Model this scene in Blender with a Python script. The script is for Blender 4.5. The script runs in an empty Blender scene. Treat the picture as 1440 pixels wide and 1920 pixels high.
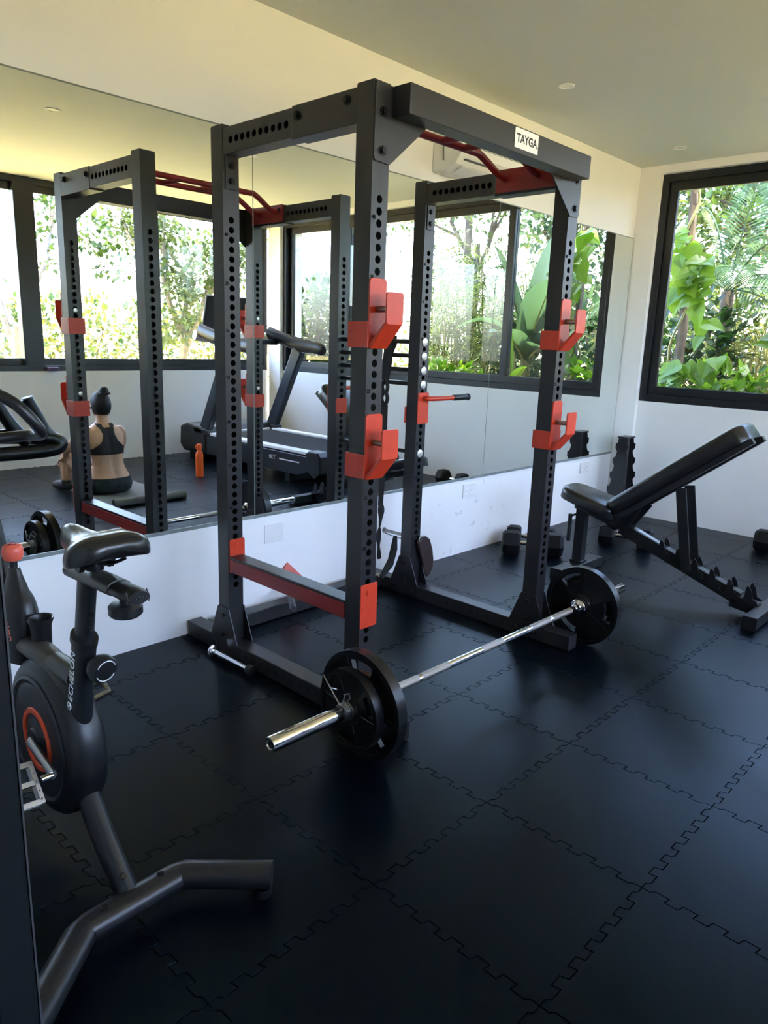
import bpy, bmesh, math, random
from mathutils import Vector, Matrix, Euler
from math import radians as R, sin, cos, pi

SC = bpy.context.scene
COL = SC.collection

# ------------------------------------------------------------------ camera
cam_d = bpy.data.cameras.new('camera')
cam = bpy.data.objects.new('camera', cam_d)
COL.objects.link(cam)
SC.camera = cam
_yaw, _pitch, _roll = 0.7533036, 0.23139534, 0.03540526
_f0 = Vector((-sin(_yaw), cos(_yaw), 0)); _r0 = Vector((cos(_yaw), sin(_yaw), 0)); _u0 = Vector((0, 0, 1))
_fw = _f0 * cos(_pitch) - _u0 * sin(_pitch); _up = _u0 * cos(_pitch) + _f0 * sin(_pitch)
_r = _r0 * cos(_roll) + _up * sin(_roll); _u = -_r0 * sin(_roll) + _up * cos(_roll)
cam.matrix_world = Matrix(((_r.x, _u.x, -_fw.x, 2.8536), (_r.y, _u.y, -_fw.y, -0.5343),
                           (_r.z, _u.z, -_fw.z, 1.3784), (0, 0, 0, 1)))
cam_d.sensor_fit = 'HORIZONTAL'; cam_d.sensor_width = 36.0
cam_d.lens = 36.0 * 1369.11 / 1440.0
cam_d.clip_start = 0.05; cam_d.clip_end = 200

# ------------------------------------------------------------------ world, sun, exposure
SC.view_settings.view_transform = 'Standard'
SC.view_settings.look = 'None'
SC.view_settings.gamma = 1.0
SC.view_settings.use_curve_mapping = False
SC.view_settings.exposure = 3.50
wd = bpy.data.worlds.new('daylight'); SC.world = wd; wd.use_nodes = True
nt = wd.node_tree; nt.nodes.clear()
sky = nt.nodes.new('ShaderNodeTexSky'); sky.sky_type = 'NISHITA'; sky.sun_disc = False
sky.sun_elevation = R(70); sky.sun_rotation = R(80); sky.air_density = 1.0; sky.dust_density = 2.5; sky.ozone_density = 1.2
bg = nt.nodes.new('ShaderNodeBackground'); bg.inputs['Strength'].default_value = 0.33
wo = nt.nodes.new('ShaderNodeOutputWorld')
tint = nt.nodes.new('ShaderNodeMix'); tint.data_type = 'RGBA'; tint.blend_type = 'MULTIPLY'; tint.inputs[0].default_value = 1.0
tint.inputs[7].default_value = (0.95, 0.97, 1.10, 1)
nt.links.new(sky.outputs[0], tint.inputs[6]); nt.links.new(tint.outputs[2], bg.inputs[0]); nt.links.new(bg.outputs[0], wo.inputs[0])
sun_d = bpy.data.lights.new('sun', 'SUN'); sun_d.energy = 2.6; sun_d.angle = R(0.6); sun_d.color = (1.0, 0.86, 0.54)
sun = bpy.data.objects.new('sun', sun_d); COL.objects.link(sun)
sun.rotation_euler = Vector((0.50, -0.20, 1.50)).to_track_quat('Z', 'Y').to_euler()
sun.location = (12, -3, 20)
try:
    SC.cycles.use_denoising = True
    SC.cycles.max_bounces = 10; SC.cycles.diffuse_bounces = 5; SC.cycles.glossy_bounces = 6
    SC.cycles.transparent_max_bounces = 24; SC.cycles.transmission_bounces = 6
    SC.cycles.caustics_reflective = True; SC.cycles.caustics_refractive = False
    SC.cycles.sample_clamp_indirect = 6.0
except Exception:
    pass

# ------------------------------------------------------------------ materials
MAT = {}
def mat(name, col, rough=0.5, metal=0.0, spec=0.5, noise=None, bump=None, rnoise=None, coat=0.0, world=False):
    """col base; noise=(scale, amount) value variation; bump=(scale, strength); rnoise=(scale, amount)"""
    m = bpy.data.materials.new(name); m.use_nodes = True
    n = m.node_tree.nodes; l = m.node_tree.links
    b = n['Principled BSDF']
    b.inputs['Base Color'].default_value = (*col, 1); b.inputs['Roughness'].default_value = rough
    b.inputs['Metallic'].default_value = metal; b.inputs['Specular IOR Level'].default_value = spec
    b.inputs['Coat Weight'].default_value = coat
    if noise or bump or rnoise:
        tc = n.new('ShaderNodeTexCoord'); VEC = tc.outputs['Object']
        if world: VEC = n.new('ShaderNodeNewGeometry').outputs['Position']
    if noise:
        t = n.new('ShaderNodeTexNoise'); t.inputs['Scale'].default_value = noise[0]; t.inputs['Detail'].default_value = 5
        l.new(VEC, t.inputs['Vector'])
        mp = n.new('ShaderNodeMapRange'); mp.inputs[1].default_value = 0.3; mp.inputs[2].default_value = 0.7
        mp.inputs[3].default_value = 1 - noise[1]; mp.inputs[4].default_value = 1 + noise[1]
        l.new(t.outputs['Fac'], mp.inputs[0])
        mx = n.new('ShaderNodeMix'); mx.data_type = 'RGBA'; mx.blend_type = 'MULTIPLY'; mx.inputs[0].default_value = 1
        mx.inputs[6].default_value = (*col, 1); l.new(mp.outputs[0], mx.inputs[7]); l.new(mx.outputs[2], b.inputs['Base Color'])
    if rnoise:
        t = n.new('ShaderNodeTexNoise'); t.inputs['Scale'].default_value = rnoise[0]; t.inputs['Detail'].default_value = 4
        l.new(VEC, t.inputs['Vector'])
        mp = n.new('ShaderNodeMapRange'); mp.inputs[1].default_value = 0.3; mp.inputs[2].default_value = 0.7
        mp.inputs[3].default_value = max(0.02, rough - rnoise[1]); mp.inputs[4].default_value = min(1, rough + rnoise[1])
        l.new(t.outputs['Fac'], mp.inputs[0]); l.new(mp.outputs[0], b.inputs['Roughness'])
    if bump:
        t = n.new('ShaderNodeTexNoise'); t.inputs['Scale'].default_value = bump[0]; t.inputs['Detail'].default_value = 6
        l.new(VEC, t.inputs['Vector'])
        bp = n.new('ShaderNodeBump'); bp.inputs['Strength'].default_value = bump[1]; bp.inputs['Distance'].default_value = 0.002
        l.new(t.outputs['Fac'], bp.inputs['Height']); l.new(bp.outputs[0], b.inputs['Normal'])
    MAT[name] = m
    return m

def leafmat(name, dark, light, rough=0.45, trans=0.45):
    m = bpy.data.materials.new(name); m.use_nodes = True
    n = m.node_tree.nodes; l = m.node_tree.links; n.clear()
    g = n.new('ShaderNodeNewGeometry')
    rp = n.new('ShaderNodeValToRGB'); rp.color_ramp.elements[0].color = (*dark, 1); rp.color_ramp.elements[1].color = (*light, 1)
    l.new(g.outputs['Random Per Island'], rp.inputs[0])
    b = n.new('ShaderNodeBsdfPrincipled'); b.inputs['Roughness'].default_value = rough
    l.new(rp.outputs[0], b.inputs['Base Color'])
    t = n.new('ShaderNodeBsdfTranslucent'); l.new(rp.outputs[0], t.inputs['Color'])
    mx = n.new('ShaderNodeMixShader'); mx.inputs[0].default_value = trans
    l.new(b.outputs[0], mx.inputs[1]); l.new(t.outputs[0], mx.inputs[2])
    o = n.new('ShaderNodeOutputMaterial'); l.new(mx.outputs[0], o.inputs[0])
    MAT[name] = m
    return m

mat('wall_paint', (0.86, 0.855, 0.84), 0.6, noise=(1.2, 0.03), bump=(30, 0.05))
mat('ceiling_paint', (0.66, 0.68, 0.62), 0.7, noise=(0.8, 0.03), bump=(25, 0.05))
mat('rubber_floor', (0.0005, 0.0017, 0.0040), 0.31, spec=0.17, noise=(3.0, 0.15), bump=(420, 0.14), rnoise=(4.0, 0.025), world=True)
MAT['rubber_floor'].node_tree.nodes['Principled BSDF'].inputs['Specular Tint'].default_value = (0.42, 0.75, 1.0, 1)  # blue sheen of the reflected sky put into the rubber's specular colour
def scuffed_wall():
    m = MAT['wall_paint'].copy(); m.name = 'wall_paint_scuffed'; MAT['wall_paint_scuffed'] = m
    n = m.node_tree.nodes; l = m.node_tree.links; b = n['Principled BSDF']
    src = b.inputs['Base Color'].links[0].from_socket
    g = n.new('ShaderNodeNewGeometry'); t = n.new('ShaderNodeTexNoise'); t.inputs['Scale'].default_value = 13; t.inputs['Detail'].default_value = 7
    l.new(g.outputs['Position'], t.inputs['Vector'])
    r = n.new('ShaderNodeMapRange'); r.inputs[1].default_value = 0.61; r.inputs[2].default_value = 0.70; l.new(t.outputs['Fac'], r.inputs[0])
    d = n.new('ShaderNodeVectorMath'); d.operation = 'DISTANCE'; d.inputs[1].default_value = (0, 3.30, 0.22); l.new(g.outputs['Position'], d.inputs[0])
    k = n.new('ShaderNodeMapRange'); k.inputs[1].default_value = 0.12; k.inputs[2].default_value = 0.55; k.inputs[3].default_value = 0.40; k.inputs[4].default_value = 0.0; l.new(d.outputs['Value'], k.inputs[0])
    ml = n.new('ShaderNodeMath'); ml.operation = 'MULTIPLY'; l.new(r.outputs[0], ml.inputs[0]); l.new(k.outputs[0], ml.inputs[1])
    mx = n.new('ShaderNodeMix'); mx.data_type = 'RGBA'; l.new(ml.outputs[0], mx.inputs[0]); l.new(src, mx.inputs[6]); mx.inputs[7].default_value = (0.25, 0.24, 0.24, 1)
    l.new(mx.outputs[2], b.inputs['Base Color'])
scuffed_wall()
mat('subfloor', (0.004, 0.004, 0.004), 0.9)
mat('window_black', (0.006, 0.0068, 0.009), 0.35)
mat('powder_black', (0.016, 0.0150, 0.0165), 0.34, noise=(60, 0.08), bump=(500, 0.12))
mat('inside_black', (0.006, 0.006, 0.007), 0.6)
mat('powder_red', (0.56, 0.042, 0.014), 0.35, noise=(40, 0.06), bump=(400, 0.08))
mat('deep_red', (0.26, 0.014, 0.013), 0.36, noise=(40, 0.06))
mat('bolt_black', (0.015, 0.015, 0.016), 0.3, metal=0.6)
mat('chrome', (0.80, 0.80, 0.82), 0.10, metal=1.0)
mat('knurl', (0.46, 0.42, 0.38), 0.38, metal=1.0, bump=(1500, 0.6))
mat('steel_dull', (0.42, 0.41, 0.40), 0.35, metal=1.0)
mat('zinc_disc', (0.75, 0.74, 0.71), 0.32, metal=0.6)
mat('iron_black', (0.005, 0.005, 0.0056), 0.30, noise=(30, 0.1), bump=(200, 0.1))
mat('hex_rubber', (0.006, 0.006, 0.0066), 0.6, spec=0.22, bump=(250, 0.15))
mat('vinyl_black', (0.010, 0.010, 0.011), 0.26, bump=(180, 0.15))
mat('frame_gloss', (0.011, 0.011, 0.012), 0.28)
mat('wear_steel', (0.30, 0.29, 0.27), 0.35, metal=0.9)
mat('plastic_black', (0.008, 0.008, 0.0095), 0.38, bump=(300, 0.06))
mat('plastic_grey', (0.05, 0.05, 0.055), 0.45)
mat('bike_frame', (0.010, 0.011, 0.014), 0.36, bump=(300, 0.05))
mat('bike_grey', (0.045, 0.045, 0.042), 0.42)
mat('bike_orange', (0.75, 0.075, 0.02), 0.4)
mat('knob_coral', (0.80, 0.13, 0.085), 0.4)
mat('white_print', (0.80, 0.80, 0.82), 0.5)
mat('grey_print', (0.30, 0.30, 0.32), 0.5)
mat('ink_and_hole_shade', (0.001, 0.001, 0.001), 1.0, spec=0.0)  # number print, and the painted shade behind the top beam holes
mat('black_print', (0.012, 0.012, 0.012), 0.5)
mat('sign_white', (0.85, 0.85, 0.84), 0.4)
mat('ac_white', (0.80, 0.80, 0.78), 0.35)
mat('switch_white', (0.78, 0.77, 0.75), 0.4)
mat('mirror_edge', (0.16, 0.19, 0.17), 0.3)
mat('mirror_trim', (0.20, 0.23, 0.22), 0.4, noise=(20, 0.3))
mat('strap_black', (0.012, 0.012, 0.012), 0.8, bump=(700, 0.4))
mat('leather_brown', (0.035, 0.018, 0.015), 0.5)
mat('mat_grey', (0.12, 0.125, 0.115), 0.8, noise=(20, 0.1))
mat('bottle_orange', (0.85, 0.12, 0.015), 0.35)
mat('skin', (0.60, 0.36, 0.23), 0.5, noise=(15, 0.05))
mat('hair', (0.006, 0.005, 0.006), 0.6, bump=(150, 0.4))
mat('bra_black', (0.008, 0.008, 0.009), 0.7)
mat('shorts_dark', (0.014, 0.021, 0.022), 0.75, noise=(22, 0.7))
mat('shoe_dark', (0.02, 0.02, 0.022), 0.6)
mat('deck_silver', (0.74, 0.75, 0.78), 0.45)
mat('deck_white', (0.75, 0.76, 0.78), 0.4)
mat('belt_black', (0.007, 0.008, 0.010), 0.8, spec=0.2)
mat('tm_blue', (0.012, 0.016, 0.024), 0.35)
mat('bark', (0.10, 0.075, 0.05), 0.85, noise=(9, 0.4), bump=(25, 0.8))
mat('bark_pale', (0.28, 0.24, 0.19), 0.85, noise=(9, 0.3), bump=(25, 0.6))
mat('bamboo_stem', (0.18, 0.17, 0.05), 0.5)
mat('garden_soil', (0.62, 0.46, 0.15), 0.9, noise=(1.5, 0.15))
mat('concrete', (0.42, 0.40, 0.36), 0.85)
mat('lamp_trim', (0.85, 0.85, 0.83), 0.4)
mat('lamp_glass', (0.9, 0.87, 0.78), 0.35)
mat('pouch', (0.06, 0.035, 0.11), 0.6)
leafmat('leaf_bright', (0.045, 0.13, 0.008), (0.20, 0.36, 0.02), 0.35, 0.55)
leafmat('leaf_mid', (0.014, 0.042, 0.007), (0.075, 0.13, 0.018))
leafmat('leaf_dark', (0.006, 0.022, 0.005), (0.030, 0.070, 0.014))
leafmat('leaf_pale', (0.045, 0.080, 0.018), (0.15, 0.19, 0.05))
leafmat('leaf_yellow', (0.08, 0.09, 0.014), (0.23, 0.22, 0.045))
leafmat('leaf_blue', (0.018, 0.052, 0.022), (0.085, 0.15, 0.065))

def glass_mat(name, tint, refl):
    m = bpy.data.materials.new(name); m.use_nodes = True
    n = m.node_tree.nodes; l = m.node_tree.links; n.clear()
    t = n.new('ShaderNodeBsdfTransparent'); t.inputs[0].default_value = (*tint, 1)
    g = n.new('ShaderNodeBsdfGlossy'); g.inputs['Roughness'].default_value = 0.02
    lw = n.new('ShaderNodeLayerWeight'); lw.inputs[0].default_value = 0.5
    pw = n.new('ShaderNodeMath'); pw.operation = 'POWER'; pw.inputs[1].default_value = 4.0; l.new(lw.outputs['Facing'], pw.inputs[0])
    ml = n.new('ShaderNodeMath'); ml.operation = 'MULTIPLY_ADD'; ml.inputs[1].default_value = refl; ml.inputs[2].default_value = 0.035
    l.new(pw.outputs[0], ml.inputs[0])
    mx = n.new('ShaderNodeMixShader'); l.new(ml.outputs[0], mx.inputs[0]); l.new(t.outputs[0], mx.inputs[1]); l.new(g.outputs[0], mx.inputs[2])
    o = n.new('ShaderNodeOutputMaterial'); l.new(mx.outputs[0], o.inputs[0]); MAT[name] = m
glass_mat('window_glass', (0.96, 0.98, 0.975), 0.8)
def mirror_mat():
    m = bpy.data.materials.new('mirror_silver'); m.use_nodes = True
    b = m.node_tree.nodes['Principled BSDF']
    b.inputs['Base Color'].default_value = (0.87, 0.92, 0.90, 1); b.inputs['Metallic'].default_value = 1
    b.inputs['Roughness'].default_value = 0.0
    MAT['mirror_silver'] = m
mirror_mat()

# ------------------------------------------------------------------ mesh helpers
class MB:
    def __init__(self):
        self.v = []; self.f = []; self.sm = []
    def add(self, vs, fs, smooth=False):
        o = len(self.v); self.v += [Vector(p) for p in vs]
        for f in fs:
            self.f.append([o + i for i in f]); self.sm.append(smooth)
        return self
    def box(self, x0, x1, y0, y1, z0, z1, M=None):
        vs = [Vector((x, y, z)) for z in (z0, z1) for y in (y0, y1) for x in (x0, x1)]
        if M is not None: vs = [M @ p for p in vs]
        return self.add(vs, [(0, 2, 3, 1), (4, 5, 7, 6), (0, 1, 5, 4), (2, 6, 7, 3), (0, 4, 6, 2), (1, 3, 7, 5)])
    def bar(self, p0, p1, w, h, up=(0, 0, 1)):
        """rectangular bar from p0 to p1, w across, h along up"""
        p0 = Vector(p0); p1 = Vector(p1); d = (p1 - p0).normalized(); upv = Vector(up)
        s = d.cross(upv).normalized(); u = s.cross(d).normalized()
        vs = [p + s * a * w / 2 + u * b * h / 2 for p in (p0, p1) for a, b in ((-1, -1), (1, -1), (1, 1), (-1, 1))]
        return self.add(vs, [(0, 3, 2, 1), (4, 5, 6, 7), (0, 1, 5, 4), (1, 2, 6, 5), (2, 3, 7, 6), (3, 0, 4, 7)])
    def cyl(self, p0, p1, r0, r1=None, seg=20, caps=True):
        p0 = Vector(p0); p1 = Vector(p1); r1 = r0 if r1 is None else r1
        d = (p1 - p0).normalized(); a = Vector((0, 0, 1)) if abs(d.z) < 0.9 else Vector((1, 0, 0))
        s = d.cross(a).normalized(); u = d.cross(s).normalized()
        vs = []
        for p, r in ((p0, r0), (p1, r1)):
            vs += [p + (s * cos(2 * pi * i / seg) + u * sin(2 * pi * i / seg)) * r for i in range(seg)]
        self.add(vs, [(i, (i + 1) % seg, seg + (i + 1) % seg, seg + i) for i in range(seg)], True)
        if caps:
            self.add(vs[:seg], [list(range(seg))[::-1]]); self.add(vs[seg:], [list(range(seg))])
        return self
    def tube(self, pts, r, seg=12, caps=True, flat=None, closed=False):
        """sweep a circle (or ellipse: flat=(a,b) radii) along points; r may be list"""
        pts = [Vector(p) for p in pts]; n = len(pts)
        rs = r if isinstance(r, (list, tuple)) else [r] * n
        T = []
        for i in range(n):
            if closed: t = pts[(i + 1) % n] - pts[i - 1]
            else: t = pts[min(i + 1, n - 1)] - pts[max(i - 1, 0)]
            T.append(t.normalized())
        a = Vector((0, 0, 1)) if abs(T[0].z) < 0.9 else Vector((0, 1, 0))
        N = (a - T[0] * a.dot(T[0])).normalized()
        rings = []
        for i in range(n):
            N = (N - T[i] * N.dot(T[i])).normalized(); B = T[i].cross(N)
            fa, fb = flat if flat else (1, 1)
            rings.append([pts[i] + (N * cos(2 * pi * k / seg) * fa + B * sin(2 * pi * k / seg) * fb) * rs[i] for k in range(seg)])
        vs = [p for rg in rings for p in rg]; fs = []
        m = n if closed else n - 1
        for i in range(m):
            j = (i + 1) % n
            for k in range(seg):
                fs.append((i * seg + k, i * seg + (k + 1) % seg, j * seg + (k + 1) % seg, j * seg + k))
        self.add(vs, fs, True)
        if caps and not closed:
            self.add(rings[0], [list(range(seg))[::-1]]); self.add(rings[-1], [list(range(seg))])
        return self
    def lathe(self, prof, origin=(0, 0, 0), axis=(0, 0, 1), seg=32, closed=False):
        """prof list of (radius, height along axis)"""
        o = Vector(origin); d = Vector(axis).normalized()
        a = Vector((0, 0, 1)) if abs(d.z) < 0.9 else Vector((1, 0, 0))
        s = d.cross(a).normalized(); u = d.cross(s).normalized()
        vs = []
        for r, h in prof:
            vs += [o + d * h + (s * cos(2 * pi * i / seg) + u * sin(2 * pi * i / seg)) * r for i in range(seg)]
        fs = []
        m = len(prof); rng = range(m) if closed else range(m - 1)
        for j in rng:
            j2 = (j + 1) % m
            for i in range(seg):
                fs.append((j * seg + i, j * seg + (i + 1) % seg, j2 * seg + (i + 1) % seg, j2 * seg + i))
        return self.add(vs, fs, True)
    def prism(self, poly, plane, a, b):
        """poly 2D points; plane 'xz' extrudes in y from a to b, 'yz' in x, 'xy' in z"""
        def P(p, h):
            return {'xz': (p[0], h, p[1]), 'yz': (h, p[0], p[1]), 'xy': (p[0], p[1], h)}[plane]
        n = len(poly)
        vs = [P(p, a) for p in poly] + [P(p, b) for p in poly]
        fs = [list(range(n))[::-1], list(range(n, 2 * n))] + [(i, (i + 1) % n, n + (i + 1) % n, n + i) for i in range(n)]
        return self.add(vs, fs)
    def sphere(self, c, r, seg=20, rings=12, M=None):
        c = Vector(c); rr = r if isinstance(r, (tuple, list)) else (r, r, r)
        vs = []; fs = []
        for j in range(rings + 1):
            th = pi * j / rings
            for i in range(seg):
                p = Vector((rr[0] * sin(th) * cos(2 * pi * i / seg), rr[1] * sin(th) * sin(2 * pi * i / seg), rr[2] * cos(th)))
                vs.append(c + (M @ p if M is not None else p))
        for j in range(rings):
            for i in range(seg):
                fs.append((j * seg + i, (j + 1) * seg + i, (j + 1) * seg + (i + 1) % seg, j * seg + (i + 1) % seg))
        return self.add(vs, fs, True)
    def xf(self, M):
        self.v = [M @ p for p in self.v]; return self
    def mesh(self, name, m, off=None):
        off = Vector(off) if off is not None else Vector((0, 0, 0))
        me = bpy.data.meshes.new(name)
        me.from_pydata([tuple(p - off) for p in self.v], [], self.f)
        me.polygons.foreach_set('use_smooth', self.sm)
        bm = bmesh.new(); bm.from_mesh(me)
        bmesh.ops.remove_doubles(bm, verts=bm.verts, dist=1e-6)
        bmesh.ops.recalc_face_normals(bm, faces=bm.faces); bm.to_mesh(me); bm.free()
        if any(self.sm):
            fl = [p.use_smooth for p in me.polygons]; me.set_sharp_from_angle(angle=R(38)); me.polygons.foreach_set('use_smooth', fl)
        if m: me.materials.append(MAT[m])
        me.update()
        return me

def link(name, me, parent=None, loc=None):
    o = bpy.data.objects.new(name, me); COL.objects.link(o)
    if parent is not None: o.parent = parent
    if loc is not None: o.location = loc
    return o
def origin(o):
    p = Vector((0, 0, 0))
    while o is not None:
        p += Vector(o.location); o = o.parent
    return p
def part(name, mb, m, parent=None, bevel=0.0, label=None, seg=2):
    """mesh given in world coordinates, parented to an unrotated thing"""
    off = origin(parent) if parent is not None else None
    o = link(name, mb.mesh(name, m, off), parent)
    if bevel: add_bevel(o, bevel, seg)
    if label: o['label'] = label
    return o
def add_bevel(o, w, seg=2):
    md = o.modifiers.new('bevel', 'BEVEL'); md.width = w; md.segments = seg; md.limit_method = 'ANGLE'; md.angle_limit = R(40)
    md.harden_normals = False
def thing(name, label, cat, loc=(0, 0, 0), group=None):
    o = bpy.data.objects.new(name, None); COL.objects.link(o); o.location = loc; o.empty_display_size = 0.1
    o['label'] = label; o['category'] = cat
    if group: o['group'] = group
    return o
def tag(o, label, cat, group=None):
    o['label'] = label; o['category'] = cat
    if group: o['group'] = group
    return o
def struct(name, mb, m, bevel=0.0):
    o = part(name, mb, m, None, bevel); o['kind'] = 'structure'; return o
def dup(root, loc, label=None, rz=None):
    r = root.copy(); COL.objects.link(r); r.location = loc
    if rz is not None: r.rotation_euler = (0, 0, rz)
    if label: r['label'] = label
    for ch in list(root.children):
        c = ch.copy(); COL.objects.link(c); c.parent = r
        for g in ch.children:
            d = g.copy(); COL.objects.link(d); d.parent = c
    return r
TXT = {}
def text(name, s, size, loc, xdir, ydir, m, parent=None, extrude=0.0004, align='LEFT', shear=0.0, space=1.0, bold=0.0):
    """flat print: loc world origin, xdir reading direction, ydir up direction"""
    cu = bpy.data.curves.new(name, 'FONT'); cu.body = s; cu.size = size; cu.extrude = extrude; cu.align_x = align
    cu.offset = bold; cu.shear = shear; cu.space_character = space; cu.resolution_u = 3
    key = (s, size, extrude, align, shear, space, m, bold)
    if key not in TXT:
        tmp = bpy.data.objects.new('tmp', cu)
        TXT[key] = bpy.data.meshes.new_from_object(tmp); bpy.data.objects.remove(tmp)
        TXT[key].materials.clear(); TXT[key].materials.append(MAT[m])
    bpy.data.curves.remove(cu)
    o = bpy.data.objects.new(name, TXT[key]); COL.objects.link(o)
    X = Vector(xdir).normalized(); Y = Vector(ydir).normalized(); Z = X.cross(Y)
    p = Vector(loc)
    if parent is not None:
        o.parent = parent; p = p - origin(parent)
    o.matrix_local = Matrix(((X.x, Y.x, Z.x, p.x), (X.y, Y.y, Z.y, p.y), (X.z, Y.z, Z.z, p.z), (0, 0, 0, 1)))
    return o
def arc(c, r, a0, a1, n, plane='xz', y=0.0):
    out = []
    for i in range(n + 1):
        a = R(a0 + (a1 - a0) * i / n)
        p = (c[0] + r * cos(a), c[1] + r * sin(a))
        out.append(p)
    return out
def smooth_path(pts, n=6):
    """Catmull-Rom through points"""
    P = [Vector(p) for p in pts]; out = []
    for i in range(len(P) - 1):
        p0 = P[max(i - 1, 0)]; p1 = P[i]; p2 = P[i + 1]; p3 = P[min(i + 2, len(P) - 1)]
        for k in range(n):
            t = k / n
            out.append(0.5 * ((2 * p1) + (p2 - p0) * t + (2 * p0 - 5 * p1 + 4 * p2 - p3) * t * t + (3 * p1 - p0 - 3 * p2 + p3) * t ** 3))
    out.append(P[-1]); return out
def rrect(x0, x1, z0, z1, r, n=4):
    pts = []
    for cx, cz, a in ((x1 - r, z1 - r, 0), (x0 + r, z1 - r, 90), (x0 + r, z0 + r, 180), (x1 - r, z0 + r, 270)):
        for i in range(n + 1):
            t = R(a + 90 * i / n); pts.append((cx + r * cos(t), cz + r * sin(t)))
    return pts
# ------------------------------------------------------------------ room shell
XR, YW, H = 4.75, 5.324, 2.76
YR = YW + 0.046           # recessed face under the far window
XRR = XR + 0.03
def bx(*b):
    m = MB()
    for q in b: m.box(*q)
    return m
floor = struct('floor', bx((-0.3, 5.05, -2.5, 5.67, -0.16, -0.014)), 'subfloor')
struct('wall_left', bx((-0.3, 0.0, -2.5, 5.67, -0.014, H)), 'wall_paint_scuffed')
struct('wall_far', bx((0.0, XR, YR, 5.67, -0.014, 0.96), (0.0, 0.17, YW, 5.67, -0.014, H), (4.53, XR, YW, 5.67, -0.014, H),
                      (0.17, 4.53, YW, 5.67, 2.70, H)), 'wall_paint')
struct('wall_right', bx((XRR, 5.05, -2.5, YW, -0.014, 0.955), (XR, 5.05, -2.5, -0.05, -0.014, H)), 'wall_paint')
struct('wall_near', bx((0.0, 1.98, -0.50, -0.36, -0.014, H), (3.75, XR, -0.50, -0.36, -0.014, H), (1.98, 3.75, -0.50, -0.36, 2.32, H)), 'wall_paint')
struct('wall_back', bx((-0.3, 5.05, -2.65, -2.5, -0.16, 2.9)), 'wall_paint')
struct('ceiling', bx((-0.3, 5.05, -2.5, 5.67, H, 2.9)), 'ceiling_paint')
struct('sun_blocking_eave', bx((5.05, 5.55, -2.65, 6.1, H, 2.9), (-0.3, 5.05, 5.67, 6.1, H, 2.9)), 'concrete')  # unseen overhang, added to keep direct sun out of the room

# jigsaw rubber tiles: one shared mesh, a child of the floor for each tile
def tile_mesh():
    s = 0.5; a = 0.0105; nt_ = 6
    def side():
        pts = [(0.0, 0.0), (0.045, 0.0)]
        t0 = 0.06; w = (1 - 2 * t0) / nt_; sg = 1
        for i in range(nt_):
            b = t0 + i * w
            pts += [(b + 0.10 * w - (0.07 * w), sg * a), (b + 0.52 * w, sg * a), (b + 0.46 * w, -sg * a), (b + 0.94 * w, -sg * a)]
        pts += [(0.955, 0.0)]
        return pts
    S = side()
    poly = [(t * s, o) for t, o in S] + [(s + o, t * s) for t, o in S] + [((t) * s, s + o) for t, o in S[::-1]]
    poly = [(t * s, o) for t, o in S]
    poly += [(s + o, t * s) for t, o in S]
    poly += [(s, s)] + [(t * s, s + o) for t, o in S[::-1][:]]
    poly += [(0 + o, t * s) for t, o in S[::-1]]
    cl = []
    for p in poly:
        if not cl or (Vector(p) - Vector(cl[-1])).length > 1e-5: cl.append(p)
    if (Vector(cl[0]) - Vector(cl[-1])).length < 1e-5: cl.pop()
    n = len(cl)
    def inset(d):
        out = []
        for i in range(n):
            p0 = Vector(cl[i - 1]); p1 = Vector(cl[i]); p2 = Vector(cl[(i + 1) % n])
            e1 = (p1 - p0).normalized(); e2 = (p2 - p1).normalized()
            n1 = Vector((-e1.y, e1.x)); n2 = Vector((-e2.y, e2.x)); k = (n1 + n2)
            L = k.length
            if L < 0.3: k = n1; L = 1
            k = k / L; c = max(0.5, k.dot(n1)); out.append(p1 + k * d / c)
        return out
    A = inset(0.0015); B = inset(0.0018)
    vs = [(p.x, p.y, -0.0135) for p in A] + [(p.x, p.y, -0.0004) for p in A] + [(p.x, p.y, 0.0) for p in B]
    m = MB(); m.add(vs, [(i, (i + 1) % n, n + (i + 1) % n, n + i) for i in range(n)] +
                    [(n + i, n + (i + 1) % n, 2 * n + (i + 1) % n, 2 * n + i) for i in range(n)] + [list(range(2 * n, 3 * n))])
    return m.mesh('tile', 'rubber_floor')
TM = tile_mesh()
rnd = random.Random(5)
for j in range(16):
    for i in range(10):
        o = link('tile', TM, floor, (-0.254 + 0.5 * i, -2.343 + 0.5 * j, rnd.uniform(-0.0006, 0.0)))

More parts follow.
